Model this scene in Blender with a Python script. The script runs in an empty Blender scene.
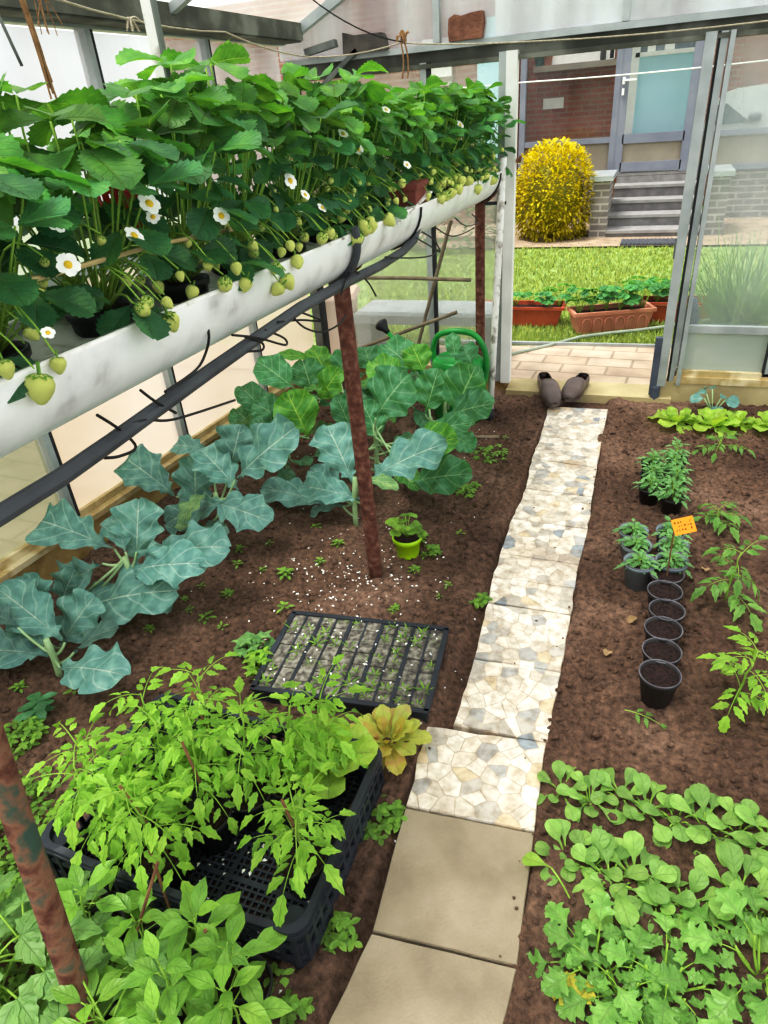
import bpy, math, random
from mathutils import Vector as V, Matrix, noise
R = random.Random(11)
PI = math.pi
sc = bpy.context.scene
COL = sc.collection

# ------------------------------------------------------------------ camera model (metres; +Y runs along the path)
H = 1.4
FPX = 670.0
ROLL = math.radians(4.745); PITCH = math.radians(30.652); YAW = math.radians(22.206)
def ray(px, py):
    x, y = px-384, py-512
    u = x*math.cos(ROLL)-y*math.sin(ROLL); v = x*math.sin(ROLL)+y*math.cos(ROLL)
    F = FPX*math.cos(PITCH)-v*math.sin(PITCH); Z = -FPX*math.sin(PITCH)-v*math.cos(PITCH)
    c, s = math.cos(YAW), math.sin(YAW)
    return V((u*c-F*s, u*s+F*c, Z))
def G(px, py, z=0.0):
    r = ray(px, py); t = (z-H)/r.z
    return V((r.x*t, r.y*t, z))
def AX(px, py, x):
    r = ray(px, py); t = x/r.x
    return V((x, r.y*t, H+r.z*t))
def AY(px, py, y):
    r = ray(px, py); t = y/r.y
    return V((r.x*t, y, H+r.z*t))

cam = bpy.data.cameras.new('camera'); co = bpy.data.objects.new('camera', cam); COL.objects.link(co)
cam.sensor_fit = 'VERTICAL'; cam.sensor_height = 36.0; cam.lens = FPX/1024*36.0
cam.clip_start = 0.05; cam.clip_end = 200
fw = V((-math.sin(YAW)*math.cos(PITCH), math.cos(YAW)*math.cos(PITCH), -math.sin(PITCH)))
rt0 = V((math.cos(YAW), math.sin(YAW), 0)); up0 = rt0.cross(fw)
# the horizon climbs to the right: a small roll
rt = rt0*math.cos(ROLL)-up0*math.sin(ROLL); up = rt.cross(fw)
m3 = Matrix((rt, up, -fw)).transposed()
co.matrix_world = Matrix.Translation((0, 0, H)) @ m3.to_4x4()
sc.camera = co
sc.view_settings.view_transform = 'Standard'
sc.view_settings.look = 'None'
sc.view_settings.exposure = 0.30
sc.view_settings.use_curve_mapping = True
cm_=sc.view_settings.curve_mapping.curves[3]
cm_.points.new(.10,.075); cm_.points.new(.30,.31); cm_.points.new(.65,.73)
sc.view_settings.curve_mapping.update()
sc.cycles.max_bounces = 10; sc.cycles.transparent_max_bounces = 24
sc.cycles.sample_clamp_indirect = 6

# ------------------------------------------------------------------ mesh builder
class MB:
    def __init__(s): s.v=[]; s.f=[]; s.m=[]; s.uv=[]; s.c=[]
    def vt(s, p, uv=(.5,.5), c=(1,1,1)):
        s.v.append((p[0],p[1],p[2])); s.uv.append(uv); s.c.append(c); return len(s.v)-1
    def fc(s, idx, m=0): s.f.append(tuple(idx)); s.m.append(m)
    def box(s, c, size, M=None, m=0, col=(1,1,1), taper=1.0):
        c=V(c); hx,hy,hz=[k/2 for k in size]; b=len(s.v)
        for z in (-1,1):
            k = taper if z<0 else 1.0
            for x,y in ((-1,-1),(1,-1),(1,1),(-1,1)):
                p=V((x*hx*k,y*hy*k,z*hz))
                if M: p=M@p
                s.vt(c+p,c=col)
        for q in ((3,2,1,0),(4,5,6,7),(0,1,5,4),(1,2,6,5),(2,3,7,6),(3,0,4,7)): s.fc([b+i for i in q],m)
        return s
    def bar(s, a, b, w, h, m=0, up=V((0,0,1))):
        a=V(a);b=V(b);d=(b-a);L=d.length;d.normalize()
        x=d.cross(up)
        if x.length<1e-4: x=d.cross(V((1,0,0)))
        x.normalize();z=x.cross(d)
        M=Matrix((x,d,z)).transposed()
        return s.box((a+b)/2,(w,L,h),M,m)
    def tube(s, pts, r, r1=None, n=6, m=0, col=(1,1,1), cap=True):
        pts=[V(p) for p in pts]; k=len(pts); r1=r if r1 is None else r1
        d=(pts[1]-pts[0]).normalized(); a=d.cross(V((0,0,1)))
        if a.length<.05: a=d.cross(V((1,0,0)))
        a.normalize(); base=len(s.v)
        for i,p in enumerate(pts):
            d=(pts[min(i+1,k-1)]-pts[max(i-1,0)]).normalized()
            a=(a-d*a.dot(d)).normalized(); b=d.cross(a)
            rr=r+(r1-r)*i/(k-1)
            for j in range(n):
                t=2*PI*j/n; s.vt(p+(a*math.cos(t)+b*math.sin(t))*rr,(j/n,i/(k-1)),col)
        for i in range(k-1):
            for j in range(n):
                q=base+i*n; s.fc((q+j,q+(j+1)%n,q+n+(j+1)%n,q+n+j),m)
        if cap:
            s.fc([base+j for j in range(n)][::-1],m); s.fc([base+(k-1)*n+j for j in range(n)],m)
        return s
    def lathe(s, prof, c=(0,0,0), n=24, m=0, M=None, col=(1,1,1), close=True, sx=1, sy=1):
        c=V(c); base=len(s.v); k=len(prof)
        for i,(r,z) in enumerate(prof):
            for j in range(n):
                t=2*PI*j/n; p=V((r*math.cos(t)*sx,r*math.sin(t)*sy,z))
                if M: p=M@p
                s.vt(c+p,(j/n,i/max(1,k-1)),col)
        for i in range(k-1):
            for j in range(n):
                q=base+i*n; s.fc((q+j,q+(j+1)%n,q+n+(j+1)%n,q+n+j),m)
        if close:
            s.fc([base+j for j in range(n)][::-1],m); s.fc([base+(k-1)*n+j for j in range(n)],m)
        return s
    def prism(s, poly, z0, z1, M=None, m=0, inset=0.0):
        n=len(poly); b=len(s.v); cx=sum(p[0] for p in poly)/n; cy=sum(p[1] for p in poly)/n
        for z,k in ((z0,1),(z1-inset,1),(z1,1-inset*3)) if inset else ((z0,1),(z1,1)):
            for x,y in poly:
                p=V((cx+(x-cx)*k,cy+(y-cy)*k,z))
                s.vt(M@p if M else p)
        L=3 if inset else 2
        for l in range(L-1):
            for i in range(n): s.fc((b+l*n+i,b+l*n+(i+1)%n,b+(l+1)*n+(i+1)%n,b+(l+1)*n+i),m)
        s.fc([b+i for i in range(n)][::-1],m); s.fc([b+(L-1)*n+i for i in range(n)],m)
        return s
    def build(s, name, mats, parent=None, smooth=False):
        me=bpy.data.meshes.new(name); me.from_pydata(s.v,[],s.f)
        if not isinstance(mats,(list,tuple)): mats=[mats]
        for mt in mats: me.materials.append(mt)
        me.polygons.foreach_set('material_index',s.m)
        uvl=me.uv_layers.new(name='UVMap'); li=[0]*len(me.loops); me.loops.foreach_get('vertex_index',li)
        flat=[]
        for i in li: flat+=s.uv[i]
        uvl.data.foreach_set('uv',flat)
        ca=me.color_attributes.new('Col','FLOAT_COLOR','POINT')
        flat=[]
        for c in s.c: flat+=(c[0],c[1],c[2],1.0)
        ca.data.foreach_set('color',flat)
        if smooth: me.polygons.foreach_set('use_smooth',[True]*len(me.polygons))
        me.update()
        o=bpy.data.objects.new(name,me); COL.objects.link(o)
        if parent: o.parent=parent
        return o

def tag(o,label,cat,group=None,kind=None):
    o['label']=label; o['category']=cat
    if group: o['group']=group
    if kind: o['kind']=kind
    return o
def thing(name,label,cat,loc=(0,0,0),rz=0,group=None):
    o=bpy.data.objects.new(name,None); COL.objects.link(o); o.empty_display_size=.05
    o.location=loc; o.rotation_euler=(0,0,rz)
    return tag(o,label,cat,group)
def struct(name,mb,m,label,cat,smooth=False):
    return tag(mb.build(name,m,None,smooth),label,cat,kind='structure')
KIDS={}
def kids(o): return [c for c in bpy.data.objects if c.parent==o]
def dup(root,loc,rz=0,label=None,cat=None,group=None,sc_=1.0,tilt=(0,0)):
    r=root.copy(); COL.objects.link(r); r.location=loc; r.rotation_euler=(tilt[0],tilt[1],rz); r.scale=(sc_,)*3
    if label: r['label']=label
    if cat: r['category']=cat
    if group: r['group']=group
    for ch in kids(root):
        c=ch.copy(); COL.objects.link(c); c.parent=r
        for g in kids(ch):
            d=g.copy(); COL.objects.link(d); d.parent=c
    return r
def place(proto,used,loc,rz,label,cat=None,group=None,s=1.0,tilt=(0,0)):
    if not used[0]:
        used[0]=True; r=proto; r.location=loc; r.rotation_euler=(tilt[0],tilt[1],rz); r.scale=(s,)*3; r['label']=label
        if cat: r['category']=cat
        if group: r['group']=group
        return r
    return dup(proto,loc,rz,label,cat,group,s,tilt)
ORD=['first','second','third','fourth','fifth','sixth','seventh','eighth','ninth','tenth','eleventh','twelfth','thirteenth','fourteenth','fifteenth','sixteenth']

# ------------------------------------------------------------------ materials
def nm(name):
    m=bpy.data.materials.new(name); m.use_nodes=True; nt=m.node_tree; nt.nodes.clear()
    return m,nt,nt.nodes.new,nt.links.new
def rgb(h):
    h=h.lstrip('#'); c=[int(h[i:i+2],16)/255 for i in (0,2,4)]
    return tuple((x/12.92 if x<=.04045 else ((x+.055)/1.055)**2.4) for x in c)+(1,)
def ramp(N,stops):
    r=N('ShaderNodeValToRGB'); e=r.color_ramp.elements
    while len(e)<len(stops): e.new(.5)
    for k,(p,c) in enumerate(stops): e[k].position=p; e[k].color=c if not isinstance(c,str) else rgb(c)
    return r
def mat(name,c1,c2=None,scale=12,rough=.6,bump=0.0,bscale=None,metal=0,c3=None,world=False,detail=5,spec=.4,lo=.35,hi=.65):
    m,nt,N,L=nm(name); out=N('ShaderNodeOutputMaterial'); b=N('ShaderNodeBsdfPrincipled'); L(b.outputs[0],out.inputs[0])
    b.inputs['Roughness'].default_value=rough; b.inputs['Metallic'].default_value=metal; b.inputs['Specular IOR Level'].default_value=spec
    if world: src=N('ShaderNodeNewGeometry').outputs['Position']
    else: src=N('ShaderNodeTexCoord').outputs['Object']
    nz=N('ShaderNodeTexNoise'); nz.inputs['Scale'].default_value=scale; nz.inputs['Detail'].default_value=detail; L(src,nz.inputs['Vector'])
    st=[(lo,c1),(hi,c2 or c1)] if not c3 else [(lo,c1),((lo+hi)/2,c2),(hi,c3)]
    rp=ramp(N,st); L(nz.outputs['Fac'],rp.inputs[0]); L(rp.outputs[0],b.inputs['Base Color'])
    if bump:
        n2=N('ShaderNodeTexNoise'); n2.inputs['Scale'].default_value=bscale or scale*4; n2.inputs['Detail'].default_value=6; L(src,n2.inputs['Vector'])
        bp=N('ShaderNodeBump'); bp.inputs['Strength'].default_value=bump; bp.inputs['Distance'].default_value=.01; L(n2.outputs['Fac'],bp.inputs['Height']); L(bp.outputs[0],b.inputs['Normal'])
    return m
def leafmat(name,base,vein,alt=None,side=.35,vn=7,rough=.45,trans=.3,midw=.05,tcol=None):
    m,nt,N,L=nm(name); out=N('ShaderNodeOutputMaterial'); b=N('ShaderNodeBsdfPrincipled')
    b.inputs['Roughness'].default_value=rough; b.inputs['Specular IOR Level'].default_value=.35
    uv=N('ShaderNodeUVMap'); uv.uv_map='UVMap'; sp=N('ShaderNodeSeparateXYZ'); L(uv.outputs[0],sp.inputs[0])
    def ma(op,a,bb=None,c=None):
        n=N('ShaderNodeMath'); n.operation=op
        for k,x in enumerate((a,bb,c)):
            if x is None: continue
            if isinstance(x,(int,float)): n.inputs[k].default_value=x
            else: L(x,n.inputs[k])
        return n.outputs[0]
    a=ma('ABSOLUTE',ma('MULTIPLY',ma('SUBTRACT',sp.outputs[0],.5),2.0))
    mid=ma('SUBTRACT',1.0,ma('SMOOTH_MIN',ma('DIVIDE',a,midw),1.0,.3))
    mid=ma('MAXIMUM',mid,0.0)
    ph=ma('MULTIPLY',ma('SUBTRACT',sp.outputs[1],ma('MULTIPLY',a,.28)),vn*2*PI)
    sv=ma('POWER',ma('MAXIMUM',ma('COSINE',ph),0.0),14.0)
    msk=ma('MINIMUM',ma('ADD',ma('MULTIPLY',mid,.85),ma('MULTIPLY',sv,side)),1.0)
    at=N('ShaderNodeAttribute'); at.attribute_name='Col'
    nz=N('ShaderNodeTexNoise'); nz.inputs['Scale'].default_value=30; nz.inputs['Detail'].default_value=5; tc=N('ShaderNodeTexCoord'); L(tc.outputs['Object'],nz.inputs['Vector'])
    dk=rgb(base); rp=ramp(N,[(.28,(dk[0]*.72,dk[1]*.75,dk[2]*.75,1)),(.48,base),(.7,alt or base)]); L(nz.outputs['Fac'],rp.inputs[0])
    mx=N('ShaderNodeMix'); mx.data_type='RGBA'; L(msk,mx.inputs[0]); L(rp.outputs[0],mx.inputs[6]); mx.inputs[7].default_value=rgb(vein)
    mu=N('ShaderNodeMix'); mu.data_type='RGBA'; mu.blend_type='MULTIPLY'; mu.inputs[0].default_value=1; L(mx.outputs[2],mu.inputs[6]); L(at.outputs[0],mu.inputs[7])
    L(mu.outputs[2],b.inputs['Base Color'])
    bp=N('ShaderNodeBump'); bp.inputs['Strength'].default_value=.7; bp.inputs['Distance'].default_value=.005; bp.invert=True; L(msk,bp.inputs['Height']); L(bp.outputs[0],b.inputs['Normal'])
    tr=N('ShaderNodeBsdfTranslucent'); t2=N('ShaderNodeMix'); t2.data_type='RGBA'; t2.blend_type='MULTIPLY'; t2.inputs[0].default_value=1
    L(mu.outputs[2],t2.inputs[6]); t2.inputs[7].default_value=tcol or (1.6,1.5,.6,1); L(t2.outputs[2],tr.inputs[0])
    ms=N('ShaderNodeMixShader'); ms.inputs[0].default_value=trans; L(b.outputs[0],ms.inputs[1]); L(tr.outputs[0],ms.inputs[2]); L(ms.outputs[0],out.inputs[0])
    return m
def glass(name,lo,hi,tint='#f4f6f4',dirt='#dcdfe0',scale=3.0,dirt2=None,gl=.06,trl=.5,stretch=(1,1,.4)):
    m,nt,N,L=nm(name); out=N('ShaderNodeOutputMaterial')
    tp=N('ShaderNodeBsdfTransparent'); tp.inputs[0].default_value=rgb(tint)
    g=N('ShaderNodeBsdfGlossy'); g.inputs['Roughness'].default_value=.08
    m1=N('ShaderNodeMixShader'); m1.inputs[0].default_value=gl; L(tp.outputs[0],m1.inputs[1]); L(g.outputs[0],m1.inputs[2])
    df=N('ShaderNodeBsdfDiffuse'); tl=N('ShaderNodeBsdfTranslucent')
    tc=N('ShaderNodeTexCoord'); mp=N('ShaderNodeMapping'); mp.inputs['Scale'].default_value=stretch; L(tc.outputs['Object'],mp.inputs[0])
    nz=N('ShaderNodeTexNoise'); nz.inputs['Scale'].default_value=scale; nz.inputs['Detail'].default_value=8; L(mp.outputs[0],nz.inputs['Vector'])
    nc=N('ShaderNodeTexNoise'); nc.inputs['Scale'].default_value=scale*.6; L(mp.outputs[0],nc.inputs['Vector'])
    cr=ramp(N,[(.4,dirt),(.62,dirt2 or dirt)]); L(nc.outputs['Fac'],cr.inputs[0]); L(cr.outputs[0],df.inputs[0]); L(cr.outputs[0],tl.inputs[0])
    m2=N('ShaderNodeMixShader'); m2.inputs[0].default_value=trl; L(df.outputs[0],m2.inputs[1]); L(tl.outputs[0],m2.inputs[2])
    mr=N('ShaderNodeMapRange'); mr.inputs['From Min'].default_value=.3; mr.inputs['From Max'].default_value=.7; mr.inputs['To Min'].default_value=lo; mr.inputs['To Max'].default_value=hi; L(nz.outputs['Fac'],mr.inputs[0])
    m3=N('ShaderNodeMixShader'); L(mr.outputs[0],m3.inputs[0]); L(m1.outputs[0],m3.inputs[1]); L(m2.outputs[0],m3.inputs[2]); L(m3.outputs[0],out.inputs[0])
    return m
def brickmat(name,c1,c2,mortar,bw=.21,bh=.065,mort=.01,mapping='wall',rough=.85,bump=.4,rot=0):
    m,nt,N,L=nm(name); out=N('ShaderNodeOutputMaterial'); b=N('ShaderNodeBsdfPrincipled'); L(b.outputs[0],out.inputs[0]); b.inputs['Roughness'].default_value=rough
    tc=N('ShaderNodeTexCoord'); sp=N('ShaderNodeSeparateXYZ'); L(tc.outputs['Object'],sp.inputs[0]); cb=N('ShaderNodeCombineXYZ')
    if mapping=='wall':
        ad=N('ShaderNodeMath'); L(sp.outputs[0],ad.inputs[0]); L(sp.outputs[1],ad.inputs[1]); L(ad.outputs[0],cb.inputs[0]); L(sp.outputs[2],cb.inputs[1])
    else: L(sp.outputs[0],cb.inputs[0]); L(sp.outputs[1],cb.inputs[1])
    mp=N('ShaderNodeMapping'); mp.inputs['Rotation'].default_value=(0,0,rot); L(cb.outputs[0],mp.inputs[0])
    bt=N('ShaderNodeTexBrick'); L(mp.outputs[0],bt.inputs['Vector']); bt.inputs['Scale'].default_value=1; bt.inputs['Brick Width'].default_value=bw; bt.inputs['Row Height'].default_value=bh; bt.inputs['Mortar Size'].default_value=mort
    bt.inputs['Color1'].default_value=rgb(c1); bt.inputs['Color2'].default_value=rgb(c2); bt.inputs['Mortar'].default_value=rgb(mortar)
    nz=N('ShaderNodeTexNoise'); nz.inputs['Scale'].default_value=6; nz.inputs['Detail'].default_value=8; L(tc.outputs['Object'],nz.inputs['Vector'])
    rp=ramp(N,[(.3,(.7,.7,.7,1)),(.7,(1.12,1.12,1.12,1))]); L(nz.outputs['Fac'],rp.inputs[0])
    mu=N('ShaderNodeMix'); mu.data_type='RGBA'; mu.blend_type='MULTIPLY'; mu.inputs[0].default_value=1; L(bt.outputs[0],mu.inputs[6]); L(rp.outputs[0],mu.inputs[7]); L(mu.outputs[2],b.inputs['Base Color'])
    bp=N('ShaderNodeBump'); bp.inputs['Strength'].default_value=bump; bp.inputs['Distance'].default_value=.01; bp.invert=True; L(bt.outputs['Fac'],bp.inputs['Height']); L(bp.outputs[0],b.inputs['Normal'])
    return m
def mosaicmat(name):
    m,nt,N,L=nm(name); out=N('ShaderNodeOutputMaterial'); b=N('ShaderNodeBsdfPrincipled'); L(b.outputs[0],out.inputs[0]); b.inputs['Roughness'].default_value=.5
    pos=N('ShaderNodeNewGeometry').outputs['Position']
    nw=N('ShaderNodeTexNoise'); nw.inputs['Scale'].default_value=9; L(pos,nw.inputs['Vector'])
    mixv=N('ShaderNodeMix'); mixv.data_type='VECTOR'; mixv.inputs[0].default_value=.015; L(pos,mixv.inputs[4]); L(nw.outputs['Color'],mixv.inputs[5])
    vo=N('ShaderNodeTexVoronoi'); vo.voronoi_dimensions='2D'; vo.inputs['Scale'].default_value=24; vo.inputs['Randomness'].default_value=.95; L(mixv.outputs[1],vo.inputs['Vector'])
    ve=N('ShaderNodeTexVoronoi'); ve.voronoi_dimensions='2D'; ve.feature='DISTANCE_TO_EDGE'; ve.inputs['Scale'].default_value=24; ve.inputs['Randomness'].default_value=.95; L(mixv.outputs[1],ve.inputs['Vector'])
    sp=N('ShaderNodeSeparateColor'); L(vo.outputs['Color'],sp.inputs[0])
    rp=ramp(N,[(0,'#e6ded2'),(.2,'#d2c9bc'),(.36,'#bbb5ac'),(.5,'#e0d5c6'),(.66,'#b0afad'),(.76,'#ebe5db'),(.9,'#d0bfa4'),(.96,'#939ba2')]); rp.color_ramp.interpolation='CONSTANT'; L(sp.outputs[0],rp.inputs[0])
    gr=ramp(N,[(.015,(0,0,0,1)),(.04,(1,1,1,1))]); L(ve.outputs['Distance'],gr.inputs[0])
    nz=N('ShaderNodeTexNoise'); nz.inputs['Scale'].default_value=40; nz.inputs['Detail'].default_value=8; L(pos,nz.inputs['Vector'])
    r2=ramp(N,[(.3,(.62,.57,.5,1)),(.62,(1.05,1.04,1.02,1))]); L(nz.outputs['Fac'],r2.inputs[0])
    mx=N('ShaderNodeMix'); mx.data_type='RGBA'; L(gr.outputs[0],mx.inputs[0]); mx.inputs[6].default_value=rgb('#c9bcab'); L(rp.outputs[0],mx.inputs[7])
    mu=N('ShaderNodeMix'); mu.data_type='RGBA'; mu.blend_type='MULTIPLY'; mu.inputs[0].default_value=1; L(mx.outputs[2],mu.inputs[6]); L(r2.outputs[0],mu.inputs[7])
    # earth washed over some of the slabs
    ns=N('ShaderNodeTexNoise'); ns.inputs['Scale'].default_value=3.4; ns.inputs['Detail'].default_value=9; L(pos,ns.inputs['Vector'])
    r3=ramp(N,[(.56,(0,0,0,1)),(.68,(.6,.6,.6,1))]); L(ns.outputs['Fac'],r3.inputs[0])
    m2=N('ShaderNodeMix'); m2.data_type='RGBA'; L(r3.outputs[0],m2.inputs[0]); L(mu.outputs[2],m2.inputs[6]); m2.inputs[7].default_value=rgb('#93806d')
    L(m2.outputs[2],b.inputs['Base Color'])
    bp=N('ShaderNodeBump'); bp.inputs['Strength'].default_value=.5; bp.inputs['Distance'].default_value=.004; L(gr.outputs[0],bp.inputs['Height']); L(bp.outputs[0],b.inputs['Normal'])
    return m
def soilmat():
    m,nt,N,L=nm('soil'); out=N('ShaderNodeOutputMaterial'); b=N('ShaderNodeBsdfPrincipled'); L(b.outputs[0],out.inputs[0]); b.inputs['Roughness'].default_value=.95; b.inputs['Specular IOR Level'].default_value=.15
    pos=N('ShaderNodeNewGeometry').outputs['Position']
    n1=N('ShaderNodeTexNoise'); n1.inputs['Scale'].default_value=2.2; n1.inputs['Detail'].default_value=6; L(pos,n1.inputs['Vector'])
    n2=N('ShaderNodeTexNoise'); n2.inputs['Scale'].default_value=55; n2.inputs['Detail'].default_value=9; n2.inputs['Roughness'].default_value=.7; L(pos,n2.inputs['Vector'])
    r1=ramp(N,[(.3,'#574338'),(.5,'#735b4c'),(.7,'#907767')]); L(n1.outputs['Fac'],r1.inputs[0])
    r2=ramp(N,[(.3,(.25,.23,.22,1)),(.5,(.85,.85,.85,1)),(.68,(1.45,1.42,1.38,1))]); L(n2.outputs['Fac'],r2.inputs[0])
    mu=N('ShaderNodeMix'); mu.data_type='RGBA'; mu.blend_type='MULTIPLY'; mu.inputs[0].default_value=1; L(r1.outputs[0],mu.inputs[6]); L(r2.outputs[0],mu.inputs[7]); L(mu.outputs[2],b.inputs['Base Color'])
    bp=N('ShaderNodeBump'); bp.inputs['Strength'].default_value=.9; bp.inputs['Distance'].default_value=.012; L(n2.outputs['Fac'],bp.inputs['Height']); L(bp.outputs[0],b.inputs['Normal'])
    return m

M_soil=soilmat(); M_mosaic=mosaicmat('broken_marble_mosaic')
M_conc=mat('paver_concrete','#7f7362','#958974',scale=7,rough=.9,bump=.3,bscale=160,c3='#a39783',detail=10,lo=.3,hi=.7)
M_curb=mat('ochre_concrete','#8a6a38','#b59a62',scale=7,rough=.9,bump=.4,bscale=40,c3='#a07a40')
M_curb2=mat('pale_ochre_concrete','#a89a74','#c2b48c',scale=6,rough=.9,bump=.3,bscale=50)
M_alu=mat('weathered_aluminium','#9ca3a3','#b6bcbc',scale=8,rough=.45,metal=.25)
M_aluD=mat('dull_grey_metal','#5d625f','#7c817d',scale=9,rough=.6,metal=.2)
M_dark=mat('dark_gap_strip','#1d2022','#2c3032',rough=.7)
M_gut=mat('algae_grey_beam','#43453c','#585a50',scale=6,rough=.7,c3='#7d7f76')
M_cream=mat('cream_metal','#c9b68c','#b39c6c',scale=9,rough=.55,c3='#d9cba8')
M_white=mat('white_paint','#d9dad6','#e9eae7',scale=7,rough=.5)
M_flake=mat('flaking_white_paint','#e4e3df','#b3aea6',scale=26,rough=.7,c3='#77706a',lo=.5,hi=.72)
M_pvc=mat('white_pvc','#eef0f0','#dfe0e1',scale=11,rough=.35,c3='#a9a6a1',lo=.48,hi=.78,detail=9)
M_pvcd=mat('dirty_white_pvc','#ecebe8','#d9d6cf',scale=24,rough=.55,c3='#5d5851',lo=.5,hi=.72)
M_rust=mat('rusty_iron','#4d2a20','#6d4233',scale=45,rough=.9,bump=.4,bscale=90,c3='#8d6a58',lo=.3,hi=.72)
M_rust2=mat('flaking_painted_rust','#5b3326','#84604a',scale=24,rough=.9,bump=.4,bscale=70,c3='#3f5648',lo=.38,hi=.66)
M_hose=mat('grey_black_hose','#3a3d42','#50545a',scale=8,rough=.5)
M_blk=mat('black_plastic','#17181a','#24262a',scale=10,rough=.45)
M_blk2=mat('blue_black_plastic','#20242b','#363c46',scale=10,rough=.42)
M_wire=mat('black_tube','#0d0e10','#151618',rough=.5)
M_gpot=mat('slate_grey_plastic','#7d8b93','#93a1a8',scale=6,rough=.5)
M_rim=mat('scuffed_grey_rim','#55535a','#77757c',scale=30,rough=.5)
M_dpot=mat('dark_pot_plastic','#2a2727','#3b3736',scale=14,rough=.6)
M_lime=mat('lime_plastic','#a6d80c','#b4e31c',rough=.4)
M_comp=mat('compost','#140b09','#3b2722',scale=130,rough=.95,bump=.8,bscale=120)
M_wood=mat('weathered_wood','#6e6352','#8b7f6b',scale=14,rough=.85,bump=.3)
M_cane=mat('pale_cane','#b59f72','#c9b588',scale=12,rough=.8)
M_canebr=mat('brown_stick','#6d4a34','#8a6546',scale=20,rough=.85)
M_rope=mat('pale_rope','#a59c86','#c1b9a5',scale=60,rough=.95,bump=.5)
M_jute=mat('jute','#8d6b4b','#a9865f',scale=60,rough=.95,bump=.5)
M_terra=mat('terracotta_plastic','#c07c64','#cf9078',scale=8,rough=.6)
M_terra2=mat('red_terracotta','#a8472c','#b95a3a',scale=8,rough=.6)
M_clay=mat('brown_clay','#6d3326','#84463a',scale=10,rough=.75)
M_red=mat('red_plastic','#c02a1c','#d64030',rough=.4)
M_clog=mat('brown_clog_rubber','#584b47','#6b5d58',scale=15,rough=.42)
M_lining=mat('clog_lining','#5e3b3c','#775050',scale=40,rough=.9)
M_green=mat('green_plastic','#1d7a35','#259a44',rough=.35)
M_yel=mat('orange_tag','#e68a0a','#ee9a14',scale=10,rough=.6)
M_ink=mat('tag_ink','#6b3c08','#7b480c',rough=.8)
M_mat=mat('rubber_mat','#4a4c52','#5c5e64',scale=30,rough=.8)
M_step=mat('grey_step_stone','#7c7a7a','#8f8d8c',scale=12,rough=.8,bump=.15)
M_stepn=mat('step_nosing','#8e8c8a','#9d9b99',scale=12,rough=.8)
M_frame=mat('slate_grey_frame','#777b88','#858994',scale=4,rough=.5)
M_beige=mat('beige_panel','#8e8679','#9a9284',scale=4,rough=.7)
M_blue=mat('pale_blue_panel','#b0d8e4','#bce0ea',scale=2,rough=.6)
M_soft=mat('matt_white','#e6e6e2','#f0f0ec',rough=.7)
M_pink=mat('pinkish_beige_plastic','#c5a694','#d0b4a4',scale=4,rough=.6)
M_bench=mat('light_grey_bench','#8d9292','#9da2a2',scale=6,rough=.6)
M_car=mat('white_car_paint','#e3e6e6','#eef0f0',rough=.3)
M_carglass=mat('grey_car_glass','#6f7a80','#8a959a',scale=6,rough=.2)
M_bluecover=mat('slate_blue_cover','#454d5a','#596270',scale=6,rough=.6)
M_brick=brickmat('red_brick','#9a5a48','#a96a56','#a08070')
M_brickp=brickmat('pink_brick','#96695f','#a3766a','#a99289')
M_brickg=brickmat('grey_brick','#7c7873','#8b8681','#b2ada6',bw=.2,bh=.07)
M_pave=brickmat('patio_blocks','#cdb9a3','#bfa891','#a3927e',bw=.26,bh=.15,mort=.008,mapping='floor',rot=.06)
M_pathb=brickmat('beige_walk_blocks','#b9a48c','#ad9880','#9a8873',bw=.2,bh=.1,mort=.008,mapping='floor',rot=-.26)
M_lawn=mat('lawn_ground','#768f4c','#93aa66',scale=8,rough=.95,world=True)
M_grass=leafmat('grass_blade','#9db56c','#b0c283',alt='#b9c890',side=0,trans=.25,tcol=(1.2,1.25,.8,1))
M_petal=mat('white_petal','#f4f4f0','#fbfbf8',rough=.6)
M_fyel=mat('flower_yellow','#d9b21e','#e8c63a',rough=.7)
M_stem=mat('green_stem','#7fa63a','#98bb50',scale=20,rough=.6)
M_stemp=mat('pale_blue_green_stem','#8fae7c','#a5c094',scale=20,rough=.6)
M_stemb=mat('brownish_stem','#6f6a3c','#8c8650',scale=20,rough=.7)
M_straw=leafmat('strawberry_leaf','#4a8652','#85b574',alt='#64a05a',side=.32,vn=8,rough=.42,trans=.34)
M_broc=leafmat('broccoli_leaf','#64908a','#c9ddd0',alt='#82aaa0',side=.3,vn=5,rough=.55,trans=.16,midw=.045,tcol=(1.3,1.7,.5,1))
M_kale=leafmat('cabbage_leaf','#4e8a60','#b4d6b4',alt='#6ca486',side=.34,vn=5,rough=.5,trans=.3,midw=.045,tcol=(1.7,1.8,.4,1))
M_tom=leafmat('tomato_leaf','#8dbd4a','#b4d978',alt='#a6cf60',side=.25,vn=4,trans=.32,tcol=(1.6,1.5,.6,1))
M_tomd=leafmat('dark_tomato_leaf','#6d9a4e','#9abd74',alt='#80aa5c',side=.25,vn=4,trans=.3)
M_pep=leafmat('pepper_leaf','#7fb050','#abd080',alt='#92c065',side=.25,vn=5,rough=.38,trans=.3)
M_rad=leafmat('radish_leaf','#83ad5c','#b4d492',alt='#97bf70',side=.25,vn=5,trans=.3)
M_cel=leafmat('celery_leaf','#76a350','#abcb86',alt='#8cb763',side=.3,vn=5,rough=.33,trans=.24)
M_let=leafmat('lettuce_leaf','#a4c858','#d2e79a',alt='#b8d872',side=.3,vn=5,rough=.4,trans=.35)
M_rlet=leafmat('bronze_lettuce_leaf','#bcc868','#e2dfa8',alt='#c9b684',side=.15,vn=4,rough=.4,trans=.3)
M_mar=leafmat('marigold_leaf','#78a86a','#a5c795',alt='#8ab87c',side=.2,vn=4,trans=.28)
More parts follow.
